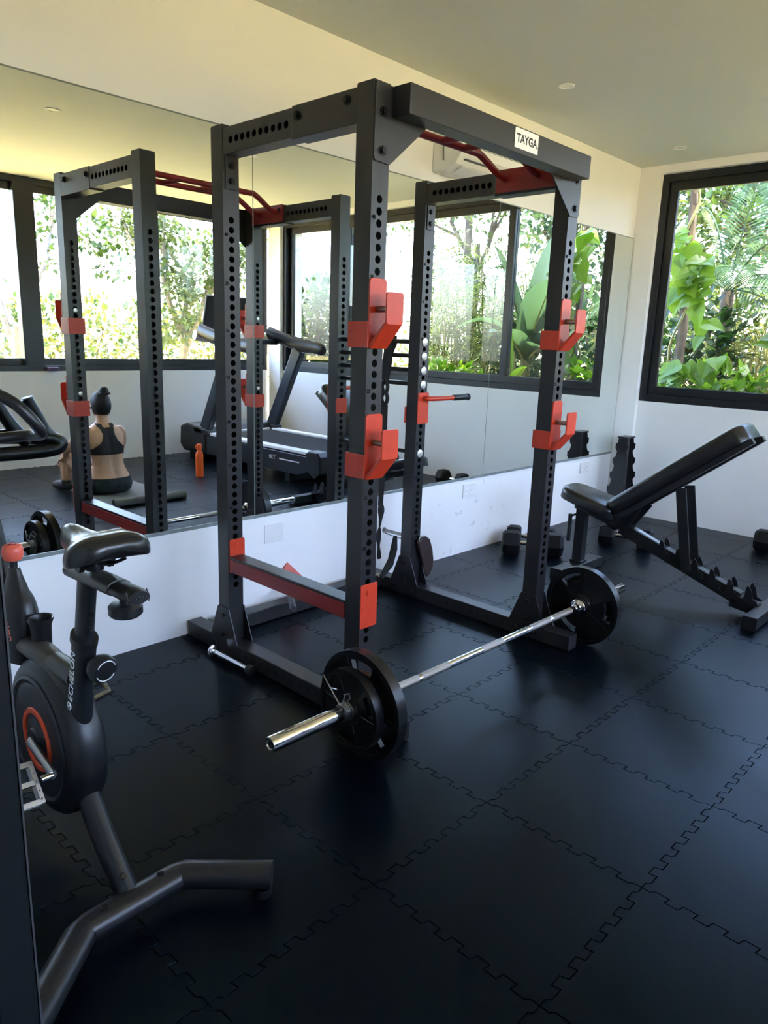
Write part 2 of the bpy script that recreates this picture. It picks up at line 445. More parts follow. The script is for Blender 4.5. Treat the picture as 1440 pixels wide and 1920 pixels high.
# ------------------------------------------------------------------ windows
def make_window(name, axis, a0, a1, plane, z0, z1, splits, depth_dir):
    """axis 'x': runs along x in plane y=plane; depth_dir +1 = outside direction"""
    w = bpy.data.objects.new(name, None); COL.objects.link(w); w['kind'] = 'structure'
    w.location = ((a0 + a1) / 2, plane, z0) if axis == 'x' else (plane, (a0 + a1) / 2, z0)
    def B(m, s0, s1, d0, d1, zz0, zz1):
        d0, d1 = plane + depth_dir * d0, plane + depth_dir * d1
        lo, hi = min(d0, d1), max(d0, d1)
        if axis == 'x': m.box(s0, s1, lo, hi, zz0, zz1)
        else: m.box(lo, hi, s0, s1, zz0, zz1)
        return m
    fw = 0.055
    f = MB(); B(f, a0, a1, 0, .12, z0, z0 + fw); B(f, a0, a1, 0, .12, z1 - fw, z1)
    B(f, a0, a0 + fw, 0, .12, z0 + fw, z1 - fw); B(f, a1 - fw, a1, 0, .12, z0 + fw, z1 - fw)
    part('frame', f, 'window_black', w, 0.003)
    e = [a0 + fw] + splits + [a1 - fw]
    sw = 0.068
    for k in range(len(e) - 1):
        s0, s1 = e[k] - (0.034 if k else 0), e[k + 1] + (0.034 if k < len(e) - 2 else 0)
        d0 = 0.022 if k % 2 == 0 else 0.060
        s = MB()
        B(s, s0, s1, d0, d0 + .034, z0 + fw, z0 + fw + sw); B(s, s0, s1, d0, d0 + .034, z1 - fw - sw, z1 - fw)
        B(s, s0, s0 + sw, d0, d0 + .034, z0 + fw + sw, z1 - fw - sw); B(s, s1 - sw, s1, d0, d0 + .034, z0 + fw + sw, z1 - fw - sw)
        so = part('sash', s, 'window_black', w, 0.003)
        g = MB(); B(g, s0 + sw - .005, s1 - sw + .005, d0 + .015, d0 + .019, z0 + fw + sw - .005, z1 - fw - sw + .005)
        go = link('pane', g.mesh('pane', 'window_glass', origin(w)), so)
    return w
make_window('window_1', 'x', 0.17, 4.53, YR, 0.96, 2.70, [1.235, 2.33, 3.43], 1)
make_window('window_2', 'y', -0.05, YW - .002, XRR, 0.955, 2.76, [1.10, 2.445, 3.755], 1)
w2 = bpy.data.objects['window_2']
for y in (1.10, 2.445, 3.755):
    part('mullion_post', bx((XRR - .004, XRR + .110, y - .095, y + .095, 1.009, 2.706)), 'window_black', w2, 0.003)

# sliding glass door leaf beside the camera
d1 = bpy.data.objects.new('door_1', None); COL.objects.link(d1); d1['kind'] = 'structure'; d1.location = (1.6, -0.33, 0)
f = bx((2.095, 2.190, -0.358, -0.318, 0.012, 2.30), (1.15, 1.23, -0.358, -0.318, 0.012, 2.30), (1.23, 2.095, -0.358, -0.318, 0.012, 0.11), (1.23, 2.095, -0.358, -0.318, 2.20, 2.30))
part('door_frame', f, 'window_black', d1, 0.004)
part('edge_strip', bx((2.176, 2.189, -0.3178, -0.3160, 0.02, 2.29)), 'plastic_grey', d1)
part('edge_strip', bx((2.110, 2.118, -0.3178, -0.3150, 0.02, 2.29)), 'plastic_grey', d1)
part('edge_strip', bx((2.150, 2.156, -0.3178, -0.3150, 0.02, 2.29)), 'window_black', d1)
part('pane', bx((1.23, 2.095, -0.342, -0.336, 0.11, 2.20)), 'window_glass', d1)
t1 = struct('trim_1', bx((1.95, 1.985, -0.52, -0.3595, 0, 2.33), (3.745, 3.78, -0.52, -0.3595, 0, 2.33), (1.95, 3.78, -0.52, -0.3595, 2.295, 2.33)), 'window_black')

# ------------------------------------------------------------------ mirrors on the left wall
def mirror(y0, y1, label):
    t = thing('wall_mirror', label, 'mirror', (0.0, (y0 + y1) / 2, 0.514), 'mirror panels on the long white wall')
    part('mirror_glass', bx((0.0008, 0.006, y0 + .0022, y1 - .0022, 0.518, 2.234)), 'mirror_silver', t)
    part('edge', bx((0.0004, 0.0062, y0 + .0003, y1 - .0003, 2.234, 2.240), (0.0004, 0.0064, y0 + .0002, y0 + .0022, 0.516, 2.2395),
                    (0.0004, 0.0064, y1 - .0022, y1 - .0002, 0.516, 2.2395)), 'mirror_edge', t)
    part('bottom_channel', bx((0.0004, 0.009, y0 + .0003, y1 - .0003, 0.502, 0.518)), 'mirror_trim', t)
mirror(-0.34, 1.575, 'frameless mirror panel reflecting the seated woman and the orange bottle')
mirror(1.575, 3.462, 'frameless mirror panel behind the power rack reflecting the treadmill')
mirror(3.462, 5.315, 'frameless mirror panel nearest the corner reflecting garden leaves')

# ------------------------------------------------------------------ ceiling downlights
def downlight(x, y, label):
    t = thing('ceiling_downlight', label, 'light', (x, y, H), 'recessed ceiling downlights')
    m = MB(); m.lathe([(0.046, 0), (0.046, -0.004), (0.040, -0.006), (0.033, -0.005), (0.033, 0.0)], (x, y, H), seg=28)
    part('trim_ring', m, 'lamp_trim', t)
    m = MB(); m.lathe([(0.033, -0.002), (0.018, -0.003), (0.0005, -0.0035)], (x, y, H), seg=24)
    part('lens', m, 'lamp_glass', t)
downlight(0.497, 3.311, 'round recessed downlight in the ceiling above the front beam of the rack')
downlight(0.480, 4.896, 'small round recessed downlight in the ceiling near the window corner')
downlight(2.354, 1.723, 'round recessed downlight seen in the mirror above the seated woman')
downlight(2.275, 3.246, 'round recessed downlight seen at the seam between two mirror panels')

# ------------------------------------------------------------------ split air conditioner
ac = thing('air_conditioner', 'white split air conditioner high on the wall behind the rack', 'air conditioner', (0, 3.21, 2.29))
AY0, AY1 = 2.80, 3.62
prof = [(0.0005, 2.2900), (0.09, 2.2900), (0.165, 2.3200), (0.198, 2.3700), (0.205, 2.4150), (0.200, 2.5450), (0.185, 2.5700), (0.0005, 2.5750)]
m = MB(); m.prism(prof, 'xz', AY0, AY1); part('body', m, 'ac_white', ac, 0.008, seg=3)
m = MB(); m.prism([(0.10, 2.2892), (0.166, 2.3162), (0.168, 2.3130), (0.102, 2.2860)], 'xz', AY0 + .06, AY1 - .06); part('louvre', m, 'switch_white', ac, 0.001)
part('outlet_slot', bx((0.172, 0.1965, AY0 + .05, AY1 - .05, 2.3410, 2.3470)), 'plastic_grey', ac)
part('panel_line', bx((0.2025, 0.2065, AY0 + .02, AY1 - .02, 2.4130, 2.4155)), 'plastic_grey', ac)
m = MB(); m.tube([(0.08, AY0 - .002, 2.3450), (0.08, AY0 - .006, 2.3950), (0.085, AY0 - .006, 2.4450), (0.13, AY0 - .006, 2.4550), (0.135, AY0 - .002, 2.4150)], 0.0025, 8)
part('side_clip', m, 'plastic_grey', ac)

# ------------------------------------------------------------------ wall plates
def wallplate(y0, y1, z0, z1, label, sockets=True):
    t = thing('power_outlet' if sockets else 'blank_wall_plate', label, 'outlet' if sockets else 'wall plate', (0, (y0 + y1) / 2, z0), 'plates on the wall under the mirrors')
    part('plate', bx((0.0004, 0.007, y0, y1, z0, z1)), 'switch_white', t, 0.002)
    if sockets:
        yc = (y0 + y1) / 2; zc = (z0 + z1) / 2
        for s in (-1, 1):
            part('socket', bx((0.007, 0.0085, yc + s * .031 - .02, yc + s * .031 + .02, zc - .025, zc + .025)), 'lamp_trim', t, 0.001)
            for q in (-1, 1):
                part('slot', bx((0.0085, 0.0088, yc + s * .031 + q * .008 - .0015, yc + s * .031 + q * .008 + .0015, zc - .006, zc + .008)), 'grey_print', t)
wallplate(3.257, 3.385, 0.377, 0.470, 'double white power outlet on the wall behind the rack interior')
wallplate(4.805, 4.945, 0.378, 0.466, 'double white power outlet on the wall near the dumbbell stand')
wallplate(1.635, 1.757, 0.360, 0.455, 'blank white wall plate above the red safety bar', False)
# small item left on the window sill, seen in the mirror
so = part('pouch', bx((4.722, 4.805, 2.54, 2.66, 0.957, 0.997)), 'pouch', None, 0.012); tag(so, 'small purple and black pouch on the long window sill, seen in the mirror', 'pouch')
so.location.x = 0.0
# ------------------------------------------------------------------ power rack
W_ = 0.074
XF, XB, Y1, Y2 = 1.144, 0.350, 1.218, 2.395
Z42, PD, HR = 0.330, 0.036, 0.0128
rack = thing('power_rack', 'tall black steel power rack with perforated uprights beside the mirrors', 'power rack', (0.75, 1.80, 0))

def perforated(L0, L1, hole_pos, w0, w1, r, t=0.0):
    """strip in (along, across) with round holes: returns verts2d, faces. across w0..w1"""
    vs = []; fs = []; n = 14
    wc = (w0 + w1) / 2
    cuts = [L0]; cells = []
    hs = sorted(hole_pos); hw = 0.5 * min([b - a for a, b in zip(hs, hs[1:])] + [PD])
    prev = L0
    def quad(a, b):
        o = len(vs); vs.extend([(a, w0), (b, w0), (b, w1), (a, w1)]); fs.append((o, o + 1, o + 2, o + 3))
    for h in hs:
        a, b = h - hw, h + hw
        if a - prev > 1e-5: quad(prev, a)
        o = len(vs)
        # outer ring sampled on the cell border at same angles
        ang = [2 * pi * k / n + pi / n for k in range(n)]
        for A in ang: vs.append((h + r * cos(A), wc + r * sin(A)))
        hx, hy = hw, (w1 - w0) / 2
        for A in ang:
            s = min(hx / abs(cos(A)) if abs(cos(A)) > 1e-6 else 9, hy / abs(sin(A)) if abs(sin(A)) > 1e-6 else 9)
            vs.append((h + s * cos(A), wc + s * sin(A)))
        for k in range(n):
            k2 = (k + 1) % n
            p, q = vs[o + n + k], vs[o + n + k2]
            # insert corner when border side changes
            cpt = None
            if abs(abs(p[0] - h) - hx) < 1e-7 and abs(abs(q[1] - wc) - hy) < 1e-7 and not abs(abs(q[0] - h) - hx) < 1e-7: cpt = (p[0], q[1])
            elif abs(abs(q[0] - h) - hx) < 1e-7 and abs(abs(p[1] - wc) - hy) < 1e-7 and not abs(abs(p[0] - h) - hx) < 1e-7: cpt = (q[0], p[1])
            if cpt:
                vs.append(cpt); fs.append((o + k, o + n + k, len(vs) - 1, o + n + k2, o + k2))
            else:
                fs.append((o + k, o + n + k, o + n + k2, o + k2))
        prev = b
    if L1 - prev > 1e-5: quad(prev, L1)
    return vs, fs

def upright(x0, x1, yc, name='upright'):
    """square tube with holes on its -x and +x faces, with wall thickness shown by inner liner"""
    y0, y1 = yc - W_ / 2, yc + W_ / 2; z0, z1 = 0.075, 2.135
    m = MB(); t = 0.004
    hz = [Z42 + PD * k for k in range(42)]
    vs, fs = perforated(z0, z1, hz, y0, y1, HR)
    for X in (x0, x1):
        m.add([(X, v, u) for u, v in vs], fs)
    # hole rims
    for X, Xi in ((x0, x0 + t), (x1, x1 - t)):
        for z in hz:
            n = 14
            a = [(X, yc + HR * sin(2 * pi * k / n + pi / n), z + HR * cos(2 * pi * k / n + pi / n)) for k in range(n)]
            b = [(Xi, p[1], p[2]) for p in a]
            m.add(a + b, [(k, (k + 1) % n, n + (k + 1) % n, n + k) for k in range(n)], True)
    m.add([(x0, y0, z0), (x1, y0, z0), (x1, y0, z1), (x0, y0, z1)], [(0, 1, 2, 3)])
    m.add([(x0, y1, z0), (x1, y1, z0), (x1, y1, z1), (x0, y1, z1)], [(0, 1, 2, 3)])
    m.add([(x0, y0, z1), (x1, y0, z1), (x1, y1, z1), (x0, y1, z1)], [(0, 1, 2, 3)])
    o = part(name, m, 'powder_black', rack)
    return o
UP = {}
for nm, xx, yy in (('NB', XB, Y1), ('NF', XF, Y1), ('FB', XB, Y2), ('FF', XF, Y2)):
    UP[nm] = upright(xx - W_, xx, yy)
    m = MB()
    m.box(xx - W_ + .001, xx - .001, yy - W_ / 2 + .001, yy + W_ / 2 - .001, 2.135, 2.139)
    o = link('end_cap', m.mesh('end_cap', 'plastic_black', origin(rack)), UP[nm])
    for k in range(1, 9):
        n_ = k * 5; z = Z42 + PD * (n_ - 1) + 0.012
        if nm in ('NB', 'NF', 'FF', 'FB'):
            tx = text('number', str(n_), 0.017, (0, 0, 0), (0, 1, 0), (0, 0, 1), 'ink_and_hole_shade', None, 0.0002, bold=.0004)
            tx.parent = UP[nm]
            p = Vector((xx + .0006, yy - W_ / 2 + .004, z)) - origin(rack)
            tx.matrix_local = Matrix(((0, 0, 1, p.x), (1, 0, 0, p.y), (0, 1, 0, p.z), (0, 0, 0, 1)))

# top side beams: perforated rear half, plain sleeve in front
for yy, inner in ((Y1, 1), (Y2, -1)):
    y0, y1 = yy - W_ / 2 + .002, yy + W_ / 2 - .002
    m = MB(); z0, z1 = 2.032, 2.124
    hx = [0.400 + PD * k for k in range(10)]
    vs, fs = perforated(XB, 0.775, hx, z0, z1, HR)
    for Y in (y0, y1): m.add([(u, Y, v) for u, v in vs], fs)
    for Y, Yi in ((y0, y0 + .004), (y1, y1 - .004)):
        for x in hx:
            a = [(x + HR * cos(2 * pi * k / 14 + pi / 14), Y, (z0 + z1) / 2 + HR * sin(2 * pi * k / 14 + pi / 14)) for k in range(14)]
            m.add(a + [(p[0], Yi, p[2]) for p in a], [(k, (k + 1) % 14, 14 + (k + 1) % 14, 14 + k) for k in range(14)], True)
    for z in (z0, z1): m.add([(XB, y0, z), (0.775, y0, z), (0.775, y1, z), (XB, y1, z)], [(0, 1, 2, 3)])
    m2 = MB(); m2.box(XB + .01, .74, yy - .012, yy + .012, z0 + .008 if inner == 1 else z0 + .042, z1 - .008); part('beam_hole_shade', m2, 'ink_and_hole_shade', rack)  # black filler inside the beam, painted shade that darkens its holes
    b = part('top_side_beam', m, 'powder_black', rack)
    part('beam_sleeve', bx((0.755, XF - W_, y0 - .002, y1 + .002, 2.026, 2.129)), 'powder_black', rack, 0.003)
    # inner red bracket that carries the pull-up rails
    yi = yy + inner * (W_ / 2 + .001)
    lo, hi = min(yi, yi + inner * .008), max(yi, yi + inner * .008)
    part('rail_bracket', bx((0.765, XF - W_ - .001, lo, hi, 2.036, 2.132)), 'deep_red', rack, 0.002)
    for x, z in ((0.785, 2.095), (1.026, 2.099)):
        c = MB(); yo = yy - inner * (W_ / 2); c.cyl((x, yo, z), (x, yo - inner * .012, z), 0.011, seg=6); c.cyl((x, yo, z), (x, yo - inner * .004, z), 0.015)
        part('bolt', c, 'bolt_black', rack)
    c = MB(); c.cyl((0.79, yi + inner * .008, 2.10), (0.79, yi + inner * .018, 2.10), 0.011, seg=6); part('bolt', c, 'bolt_black', rack)
# pull-up rails
for x0, x1 in ((0.815, 0.80), (0.985, 0.975)):
    path = smooth_path([(x0, Y1 + .046, 2.09), (x0, Y1 + .10, 2.10), (x1, 1.43, 2.158), (x1, 1.50, 2.163), (x1, 1.81, 2.163), (x1, 2.11, 2.163), (x1, 2.18, 2.158), (x0, Y2 - .10, 2.10), (x0, Y2 - .046, 2.09)], 5)
    m = MB(); m.tube(path, 0.0155, 14); part('pull_up_rail', m, 'deep_red', rack)
for y in (1.56, 1.70, 1.92, 2.06):
    m = MB(); m.cyl((0.80, y, 2.163), (0.975, y, 2.163), 0.014); part('pull_up_grip', m, 'deep_red', rack)
# front beam and gussets
part('front_beam', bx((XF + .0065, XF + .080, Y1 + W_ / 2 + .001, Y2 - W_ / 2 + .004, 2.046, 2.133)), 'powder_black', rack, 0.003)
g = [(Y1 - W_ / 2 + .006, 1.913), (Y1 + W_ / 2 - .004, 1.910), (Y1 + W_ / 2 + .01, 1.92), (Y1 + .20, 2.046), (Y1 + .20, 2.132), (Y1 - W_ / 2 + .003, 2.134), (Y1 - W_ / 2 + .001, 1.925)]
m = MB(); m.prism(g, 'yz', XF + .0005, XF + .006); part('gusset_plate', m, 'powder_black', rack, 0.001)
m = MB(); m.prism([(Y1 + Y2 - a, z) for a, z in g], 'yz', XF + .0005, XF + .006); part('gusset_plate', m, 'powder_black', rack, 0.001)
for yy in (Y1, Y2):
    for z in (1.945, 2.055):
        m = MB(); m.cyl((XF + .006, yy, z), (XF + .016, yy, z), 0.011, seg=6); m.cyl((XF + .006, yy, z), (XF + .009, yy, z), 0.0155); part('bolt', m, 'bolt_black', rack)
# inner corner plates below the beams on the back uprights
for yy in (Y1, Y2):
    part('corner_plate', bx((XB + .0005, XB + .005, yy - .026, yy + .030, 1.915, 2.03)), 'powder_black', rack, 0.001)
    for z in (1.945, 2.0):
        m = MB(); m.cyl((XB + .005, yy, z), (XB + .014, yy, z), 0.010, seg=6); m.cyl((XB + .005, yy, z), (XB + .008, yy, z), 0.014); part('bolt', m, 'bolt_black', rack)
# name plate
pl = part('name_plate', bx((XF + .0802, XF + .0815, 1.812, 1.963, 2.062, 2.128)), 'sign_white', rack, 0.0005, label='white name plate reading TAYGA')
tx = text('lettering', 'TAYGA', 0.040, (XF + .0816, 1.822, 2.082), (0, 1, 0), (0, 0, 1), 'black_print', rack, 0.0004, bold=.0011)
text('lettering', 'TM', 0.008, (XF + .0816, 1.951, 2.080), (0, 1, 0), (0, 0, 1), 'grey_print', rack, 0.0004)
# base beams with pin holes, feet
for yy in (Y1, Y2):
    part('base_beam', bx((0.014, 1.338, yy - W_ / 2, yy + W_ / 2, 0.004, 0.075)), 'powder_black', rack, 0.004)
    for k in range(11):
        m = MB(); x = 0.47 + 0.05 * k; m.cyl((x, yy - W_ / 2 - .0004, 0.040), (x, yy - W_ / 2 + .01, 0.040), 0.0105, seg=14)
        part('pin_hole', m, 'inside_black', rack)
    for x in (0.05, 1.30):
        m = MB(); m.cyl((x, yy, 0.0), (x, yy, 0.0045), 0.03); part('rubber_foot', m, 'plastic_black', rack)
    for xc in (XB - W_ / 2, XF - W_ / 2):
        for s in (-1, 1):
            ys = yy + s * (W_ / 2 + .0005)
            lo, hi = min(ys, ys + s * .005), max(ys, ys + s * .005)
            m = MB(); m.prism([(xc - .098, 0.012), (xc + .098, 0.012), (xc + .098, 0.078), (xc + .040, 0.226), (xc - .040, 0.226), (xc - .098, 0.078)], 'xz', lo, hi)
            part('foot_gusset', m, 'powder_black', rack, 0.001)
            for dx, z in ((0, 0.19), (0, 0.10), (-.06, .045), (.06, .045)):
                m = MB(); yb = hi if s > 0 else lo; m.cyl((xc + dx, yb, z), (xc + dx, yb + s * .008, z), 0.010, seg=6); part('bolt', m, 'bolt_black', rack)
part('rear_base_beam', bx((0.060, 0.132, Y1 + W_ / 2 + .0005, Y2 - W_ / 2 - .0005, 0.004, 0.075)), 'powder_black', rack, 0.004)

# band pegs through the far rear upright
for i, (z, xe) in enumerate(((1.374, .10), (1.302, .083), (1.230, .083), (1.158, .083), (0.798, .19), (0.330, .115))):
    m = MB(); m.cyl((xe, Y2, z), (XB + .0005, Y2, z), 0.0115 if i != 5 else 0.009)
    if i != 4: m.cyl((xe - .004, Y2, z), (xe, Y2, z), 0.015)
    p = part('band_peg', m, 'steel_dull' if i in (5,) else 'frame_gloss', rack)
    if i != 5:
        m = MB(); m.lathe([(0.0005, .006), (0.017, .0055), (0.0205, .004), (0.0212, .001), (0.0212, 0)], (XB + .0008, Y2, z), (1, 0, 0), 24)
        o = link('end_disc', m.mesh('end_disc', 'zinc_disc', origin(rack)), p)

# ------------------------------------------------------------------ j-cups
def j_cup(yc, zb, label):
    """zb: bottom of the wrap band"""
    t = thing('j_cup', label, 'j-cup', (XF, yc, zb), 'red j-cups hung on the front uprights')
    hw = 0.039; y0, y1 = yc - hw, yc + hw; x = XF
    # wrap band: C shape around the upright
    m = MB()
    m.box(x - W_ - .010, x + .008, y0 - .0055, y0 - .0005, zb, zb + .082)
    m.box(x - W_ - .010, x - W_ - .004, y0 - .0005, y1 + .0005, zb, zb + .082)
    m.box(x - W_ - .010, x + .008, y1 + .0005, y1 + .0055, zb, zb + .082)
    part('wrap_band', m, 'powder_red', t, 0.001)
    m = MB(); m.prism(rrect(y0 + .001, y1, zb, zb + .217, 0.012), 'yz', x + .001, x + .008); part('back_plate', m, 'powder_red', t, 0.001)
    m = MB(); m.prism([(x + .0085, zb), (x + .016, zb - .002), (x + .084, zb + .078), (x + .077, zb + .083), (x + .0085, zb + .012)], 'xz', y0 + .001, y1)
    part('cradle', m, 'powder_red', t, 0.001)
    m = MB(); m.prism(rrect(y0 + .001, y1, zb + .074, zb + .173, 0.010), 'yz', x + .077, x + .084); part('front_lip', m, 'powder_red', t, 0.001)
    m = MB(); m.cyl((x + .0085, yc, zb + .122), (x + .0765, yc, zb + .122), 0.0105); part('support_pin', m, 'wear_steel', t)
    m = MB(); m.lathe([(0.0005, .006), (0.009, .0055), (0.0115, .003), (0.0115, 0)], (x - W_ - .0005, yc, zb + .122), (-1, 0, 0), 18); part('pin_end', m, 'zinc_disc', t)
j_cup(Y1, 1.352, 'upper red j-cup on the rack upright nearest the barbell clip')
j_cup(Y1, 0.920, 'lower red j-cup on the rack upright nearest the barbell clip')
j_cup(Y2, 1.360, 'upper red j-cup on the rack upright nearest the bench')
j_cup(Y2, 0.922, 'lower red j-cup on the rack upright nearest the bench')

# ------------------------------------------------------------------ safety bar
sb = thing('safety_bar', 'red steel safety bar with black top pad across the side of the rack', 'safety bar', (0.75, Y1, 0.38))
m = MB(); m.box(XB + .0065, XF - W_ - .0065, Y1 - W_ / 2 + .002, Y1 + W_ / 2 - .006, 0.394, 0.452); part('bar', m, 'deep_red', sb, 0.003)
part('top_pad', bx((XB + .0065, XF - W_ - .0065, Y1 - W_ / 2 + .002, Y1 + W_ / 2 - .006, 0.4525, 0.463)), 'wear_steel', sb, 0.002).data.materials[0] = MAT['plastic_black']
m = MB(); m.prism(rrect(Y1 - W_ / 2 + .004, Y1 + W_ / 2 + .007, 0.386, 0.534, .006), 'yz', XB + .0008, XB + .006); part('end_plate', m, 'powder_red', sb, 0.001)
m = MB(); m.prism(rrect(Y1 - W_ / 2 - .001, Y1 + W_ / 2 + .007, 0.378, 0.540, .006), 'yz', XF + .0008, XF + .006); part('end_plate', m, 'powder_red', sb, 0.001)
for x in (XB + .006, XF + .006):
    m = MB(); m.lathe([(0.0005, .004), (0.010, .0035), (0.012, 0)], (x, Y1, 0.508), (1, 0, 0), 18); part('pin_head', m, 'powder_red', sb)

# ------------------------------------------------------------------ dip handles
dh = thing('dip_attachment', 'red dip handle with black rubber grip fixed to the rear rack upright', 'dip handle', (XB, Y2, .96), 'red dip handles')
m = MB(); m.prism(rrect(Y2 - .036, Y2 + .047, 0.956, 1.117, .006), 'yz', XB + .0008, XB + .007); part('plate', m, 'powder_red', dh, 0.001)
m = MB(); m.tube(smooth_path([(XB + .007, Y2 + .008, 1.088), (XB + .030, Y2 + .012, 1.088), (XB + .046, Y2 + .045, 1.088), (XB + .050, Y2 + .12, 1.088), (XB + .050, Y2 + .20, 1.089)], 6), 0.0125, 14); part('arm', m, 'powder_red', dh)
m = MB(); m.tube([(XB + .050, Y2 + .195, 1.089), (XB + .050, Y2 + .205, 1.089), (XB + .050, Y2 + .318, 1.090), (XB + .050, Y2 + .326, 1.090)], [.0150, .0165, .0165, .014], 16)
m.tube([(XB + .050, Y2 + .318, 1.090), (XB + .050, Y2 + .329, 1.090)], .0185, 16); part('grip', m, 'plastic_black', dh)
part('back_wrap', bx((XB - W_ - .0065, XB - W_ - .0008, Y2 - .044, Y2 + .038, .955, 1.040)), 'powder_red', dh, 0.001)
d2 = thing('dip_attachment', 'red dip handle with worn grip lying against the wall behind the safety bar', 'dip handle', (0.1, 1.77, 0.075), 'red dip handles')
m = MB(); M_ = Matrix.Translation((0.035, 1.80, 0.150)) @ Euler((R(0), R(-16), R(-10))).to_matrix().to_4x4() @ Euler((R(42), 0, 0)).to_matrix().to_4x4()
m.box(-.003, .003, -.0405, .0405, -.0805, .0805, M_); part('plate', m, 'powder_red', d2, 0.001)
m = MB(); m.tube(smooth_path([(0.040, 1.745, 0.128), (0.10, 1.715, 0.118), (0.17, 1.67, 0.106)], 5), 0.0125, 12); part('arm', m, 'powder_red', d2)
m = MB(); m.tube([(0.165, 1.673, 0.107), (0.25, 1.62, 0.094), (0.262, 1.613, 0.0915)], [.0165, .0165, .015], 14); part('grip', m, 'plastic_grey', d2)

# ------------------------------------------------------------------ straps and belt on the pegs
st = thing('suspension_strap', 'knotted black suspension strap hanging from the rear rack pegs', 'strap', (0.10, Y2, 0.16))
sx = 0.099
def strip(pts, ws, tw=0.004):
    m = MB(); P = [Vector(p) for p in pts]; n = len(P); vs = []
    for i, p in enumerate(P):
        w, a = ws[i]
        d = Vector((cos(a), sin(a), 0)); q = Vector((-sin(a), cos(a), 0))
        vs += [p + d * w + q * tw / 2, p - d * w + q * tw / 2, p - d * w - q * tw / 2, p + d * w - q * tw / 2]
    fs = [(0, 1, 2, 3)] + [(4 * n - 1, 4 * n - 2, 4 * n - 3, 4 * n - 4)]
    for i in range(n - 1):
        for k in range(4): fs.append((4 * i + k, 4 * i + (k + 1) % 4, 4 * i + 4 + (k + 1) % 4, 4 * i + 4 + k))
    m.add(vs, fs, True); return m
pts = [(sx + .02, Y2, 1.402), (sx + .018, Y2 - .018, 1.385), (sx + .012, Y2 - .02, 1.30), (sx, Y2 - .02, 1.21), (sx, Y2 - .02, 1.16)]
part('webbing', strip(pts, [(.016, .7), (.018, .7), (.024, .6), (.025, .7), (.016, .7)]), 'strap_black', st)
pts = [(sx + .02, Y2 + .016, 1.402), (sx + .02, Y2 + .018, 1.36), (sx + .026, Y2 - .016, 1.31), (sx + .012, Y2 - .018, 1.24), (sx + .006, Y2 - .021, 1.16)]
part('webbing', strip(pts, [(.016, .5), (.018, .6), (.018, .9), (.023, .4), (.016, .7)]), 'strap_black', st)
m = MB()
for s in (-1, 1):
    m.tube(smooth_path([(sx, Y2 - .02, 1.175), (sx + s * .020, Y2 - .02, 1.135), (sx + s * .012, Y2 - .02, 1.10), (sx + s * .022, Y2 - .02, 1.075), (sx + s * .016, Y2 - .02, 1.05), (sx, Y2 - .02, 1.03)], 4), 0.0105, 8)
part('knot', m, 'strap_black', st)
pts = [(sx, Y2 - .02, 1.035), (sx, Y2 - .02, .86), (sx, Y2 - .02, .62), (sx - .002, Y2 - .02, .50), (sx - .002, Y2 - .02, .47)]
part('webbing', strip(pts, [(.020, .5), (.020, .7), (.018, .7), (.014, .7), (.015, .7)]), 'strap_black', st)
m = MB(); m.tube(smooth_path([(sx, Y2 - .02, .485), (sx + .004, Y2 - .02, .44), (sx + .002, Y2 - .02, .40), (sx - .002, Y2 - .02, .36), (sx - .004, Y2 - .02, .345)], 5), [.012, .016, .02, .023, .024, .024, .023, .021, .019, .017, .015, .013, .012, .011, .010, .009, .008, .007, .006, .006, .006], 10, flat=(1, .5)); part('handle_loop', m, 'strap_black', st)
m = MB(); m.tube(smooth_path([(sx - .004, Y2 - .02, .345), (sx - .006, Y2 - .022, .29), (sx - .004, Y2 - .022, .23), (sx + .004, Y2 - .022, .16)], 6), [.006, .009, .012, .015, .017, .018, .018, .018, .017, .015, .012, .010, .009, .011, .013, .015, .016, .016, .014], 10, flat=(1, .5)); part('handle_loop', m, 'strap_black', st)
bl = thing('dip_belt', 'dark leather dip belt with chain hung low on the rear rack upright', 'belt', (XB + .02, Y2, 0.09))
m = MB()
prof = [(Y2 - .012, .315), (Y2 + .02, .345), (Y2 + .05, .342), (Y2 + .085, .318), (Y2 + .112, .255), (Y2 + .125, .19), (Y2 + .122, .145), (Y2 + .095, .108), (Y2 + .07, .100), (Y2 + .05, .13), (Y2 + .03, .2), (Y2 + .005, .26)]
m.prism(prof, 'yz', XB + .012, XB + .036); part('belt_pad', m, 'leather_brown', bl, 0.008, seg=3)
m = MB(); m.tube([(XB + .030, Y2 + .012 + .016 * cos(a), .330 + .016 * sin(a)) for a in [2 * pi * k / 16 for k in range(16)]], 0.0035, 8, closed=True); part('ring', m, 'steel_dull', bl)
m = MB(); m.prism([(Y2 - .05, .32), (Y2 - .035, .33), (Y2 - .03, .25), (Y2 - .06, .16), (Y2 - .14, .10), (Y2 - .15, .115), (Y2 - .085, .2)], 'yz', 0.225, 0.25); part('belt_wing', m, 'strap_black', bl, 0.006)
def chain(p0, p1, n, sag, m):
    p0 = Vector(p0); p1 = Vector(p1); d = (p1 - p0).normalized()
    for i in range(n):
        t = (i + .5) / n; c = p0.lerp(p1, t) - Vector((0, 0, sag * 4 * t * (1 - t)))
        s = d.cross(Vector((0, 0, 1))).normalized() if i % 2 else d.cross(Vector((1, 0, 0.2))).normalized()
        L = (p1 - p0).length / n * .75
        m.tube([c + d * L * cos(a) + s * .006 * sin(a) for a in [2 * pi * k / 10 for k in range(10)]], .0022, 6, closed=True)
m = MB(); chain((0.115, Y2 - .005, .318), (XB - W_ - .002, Y2 - .005, .312), 9, .006, m); part('chain', m, 'chrome', bl)
m = MB(); chain((0.04, Y2 - .18, .165), (0.21, Y2 - .12, .105), 9, .005, m); part('chain', m, 'chrome', bl)

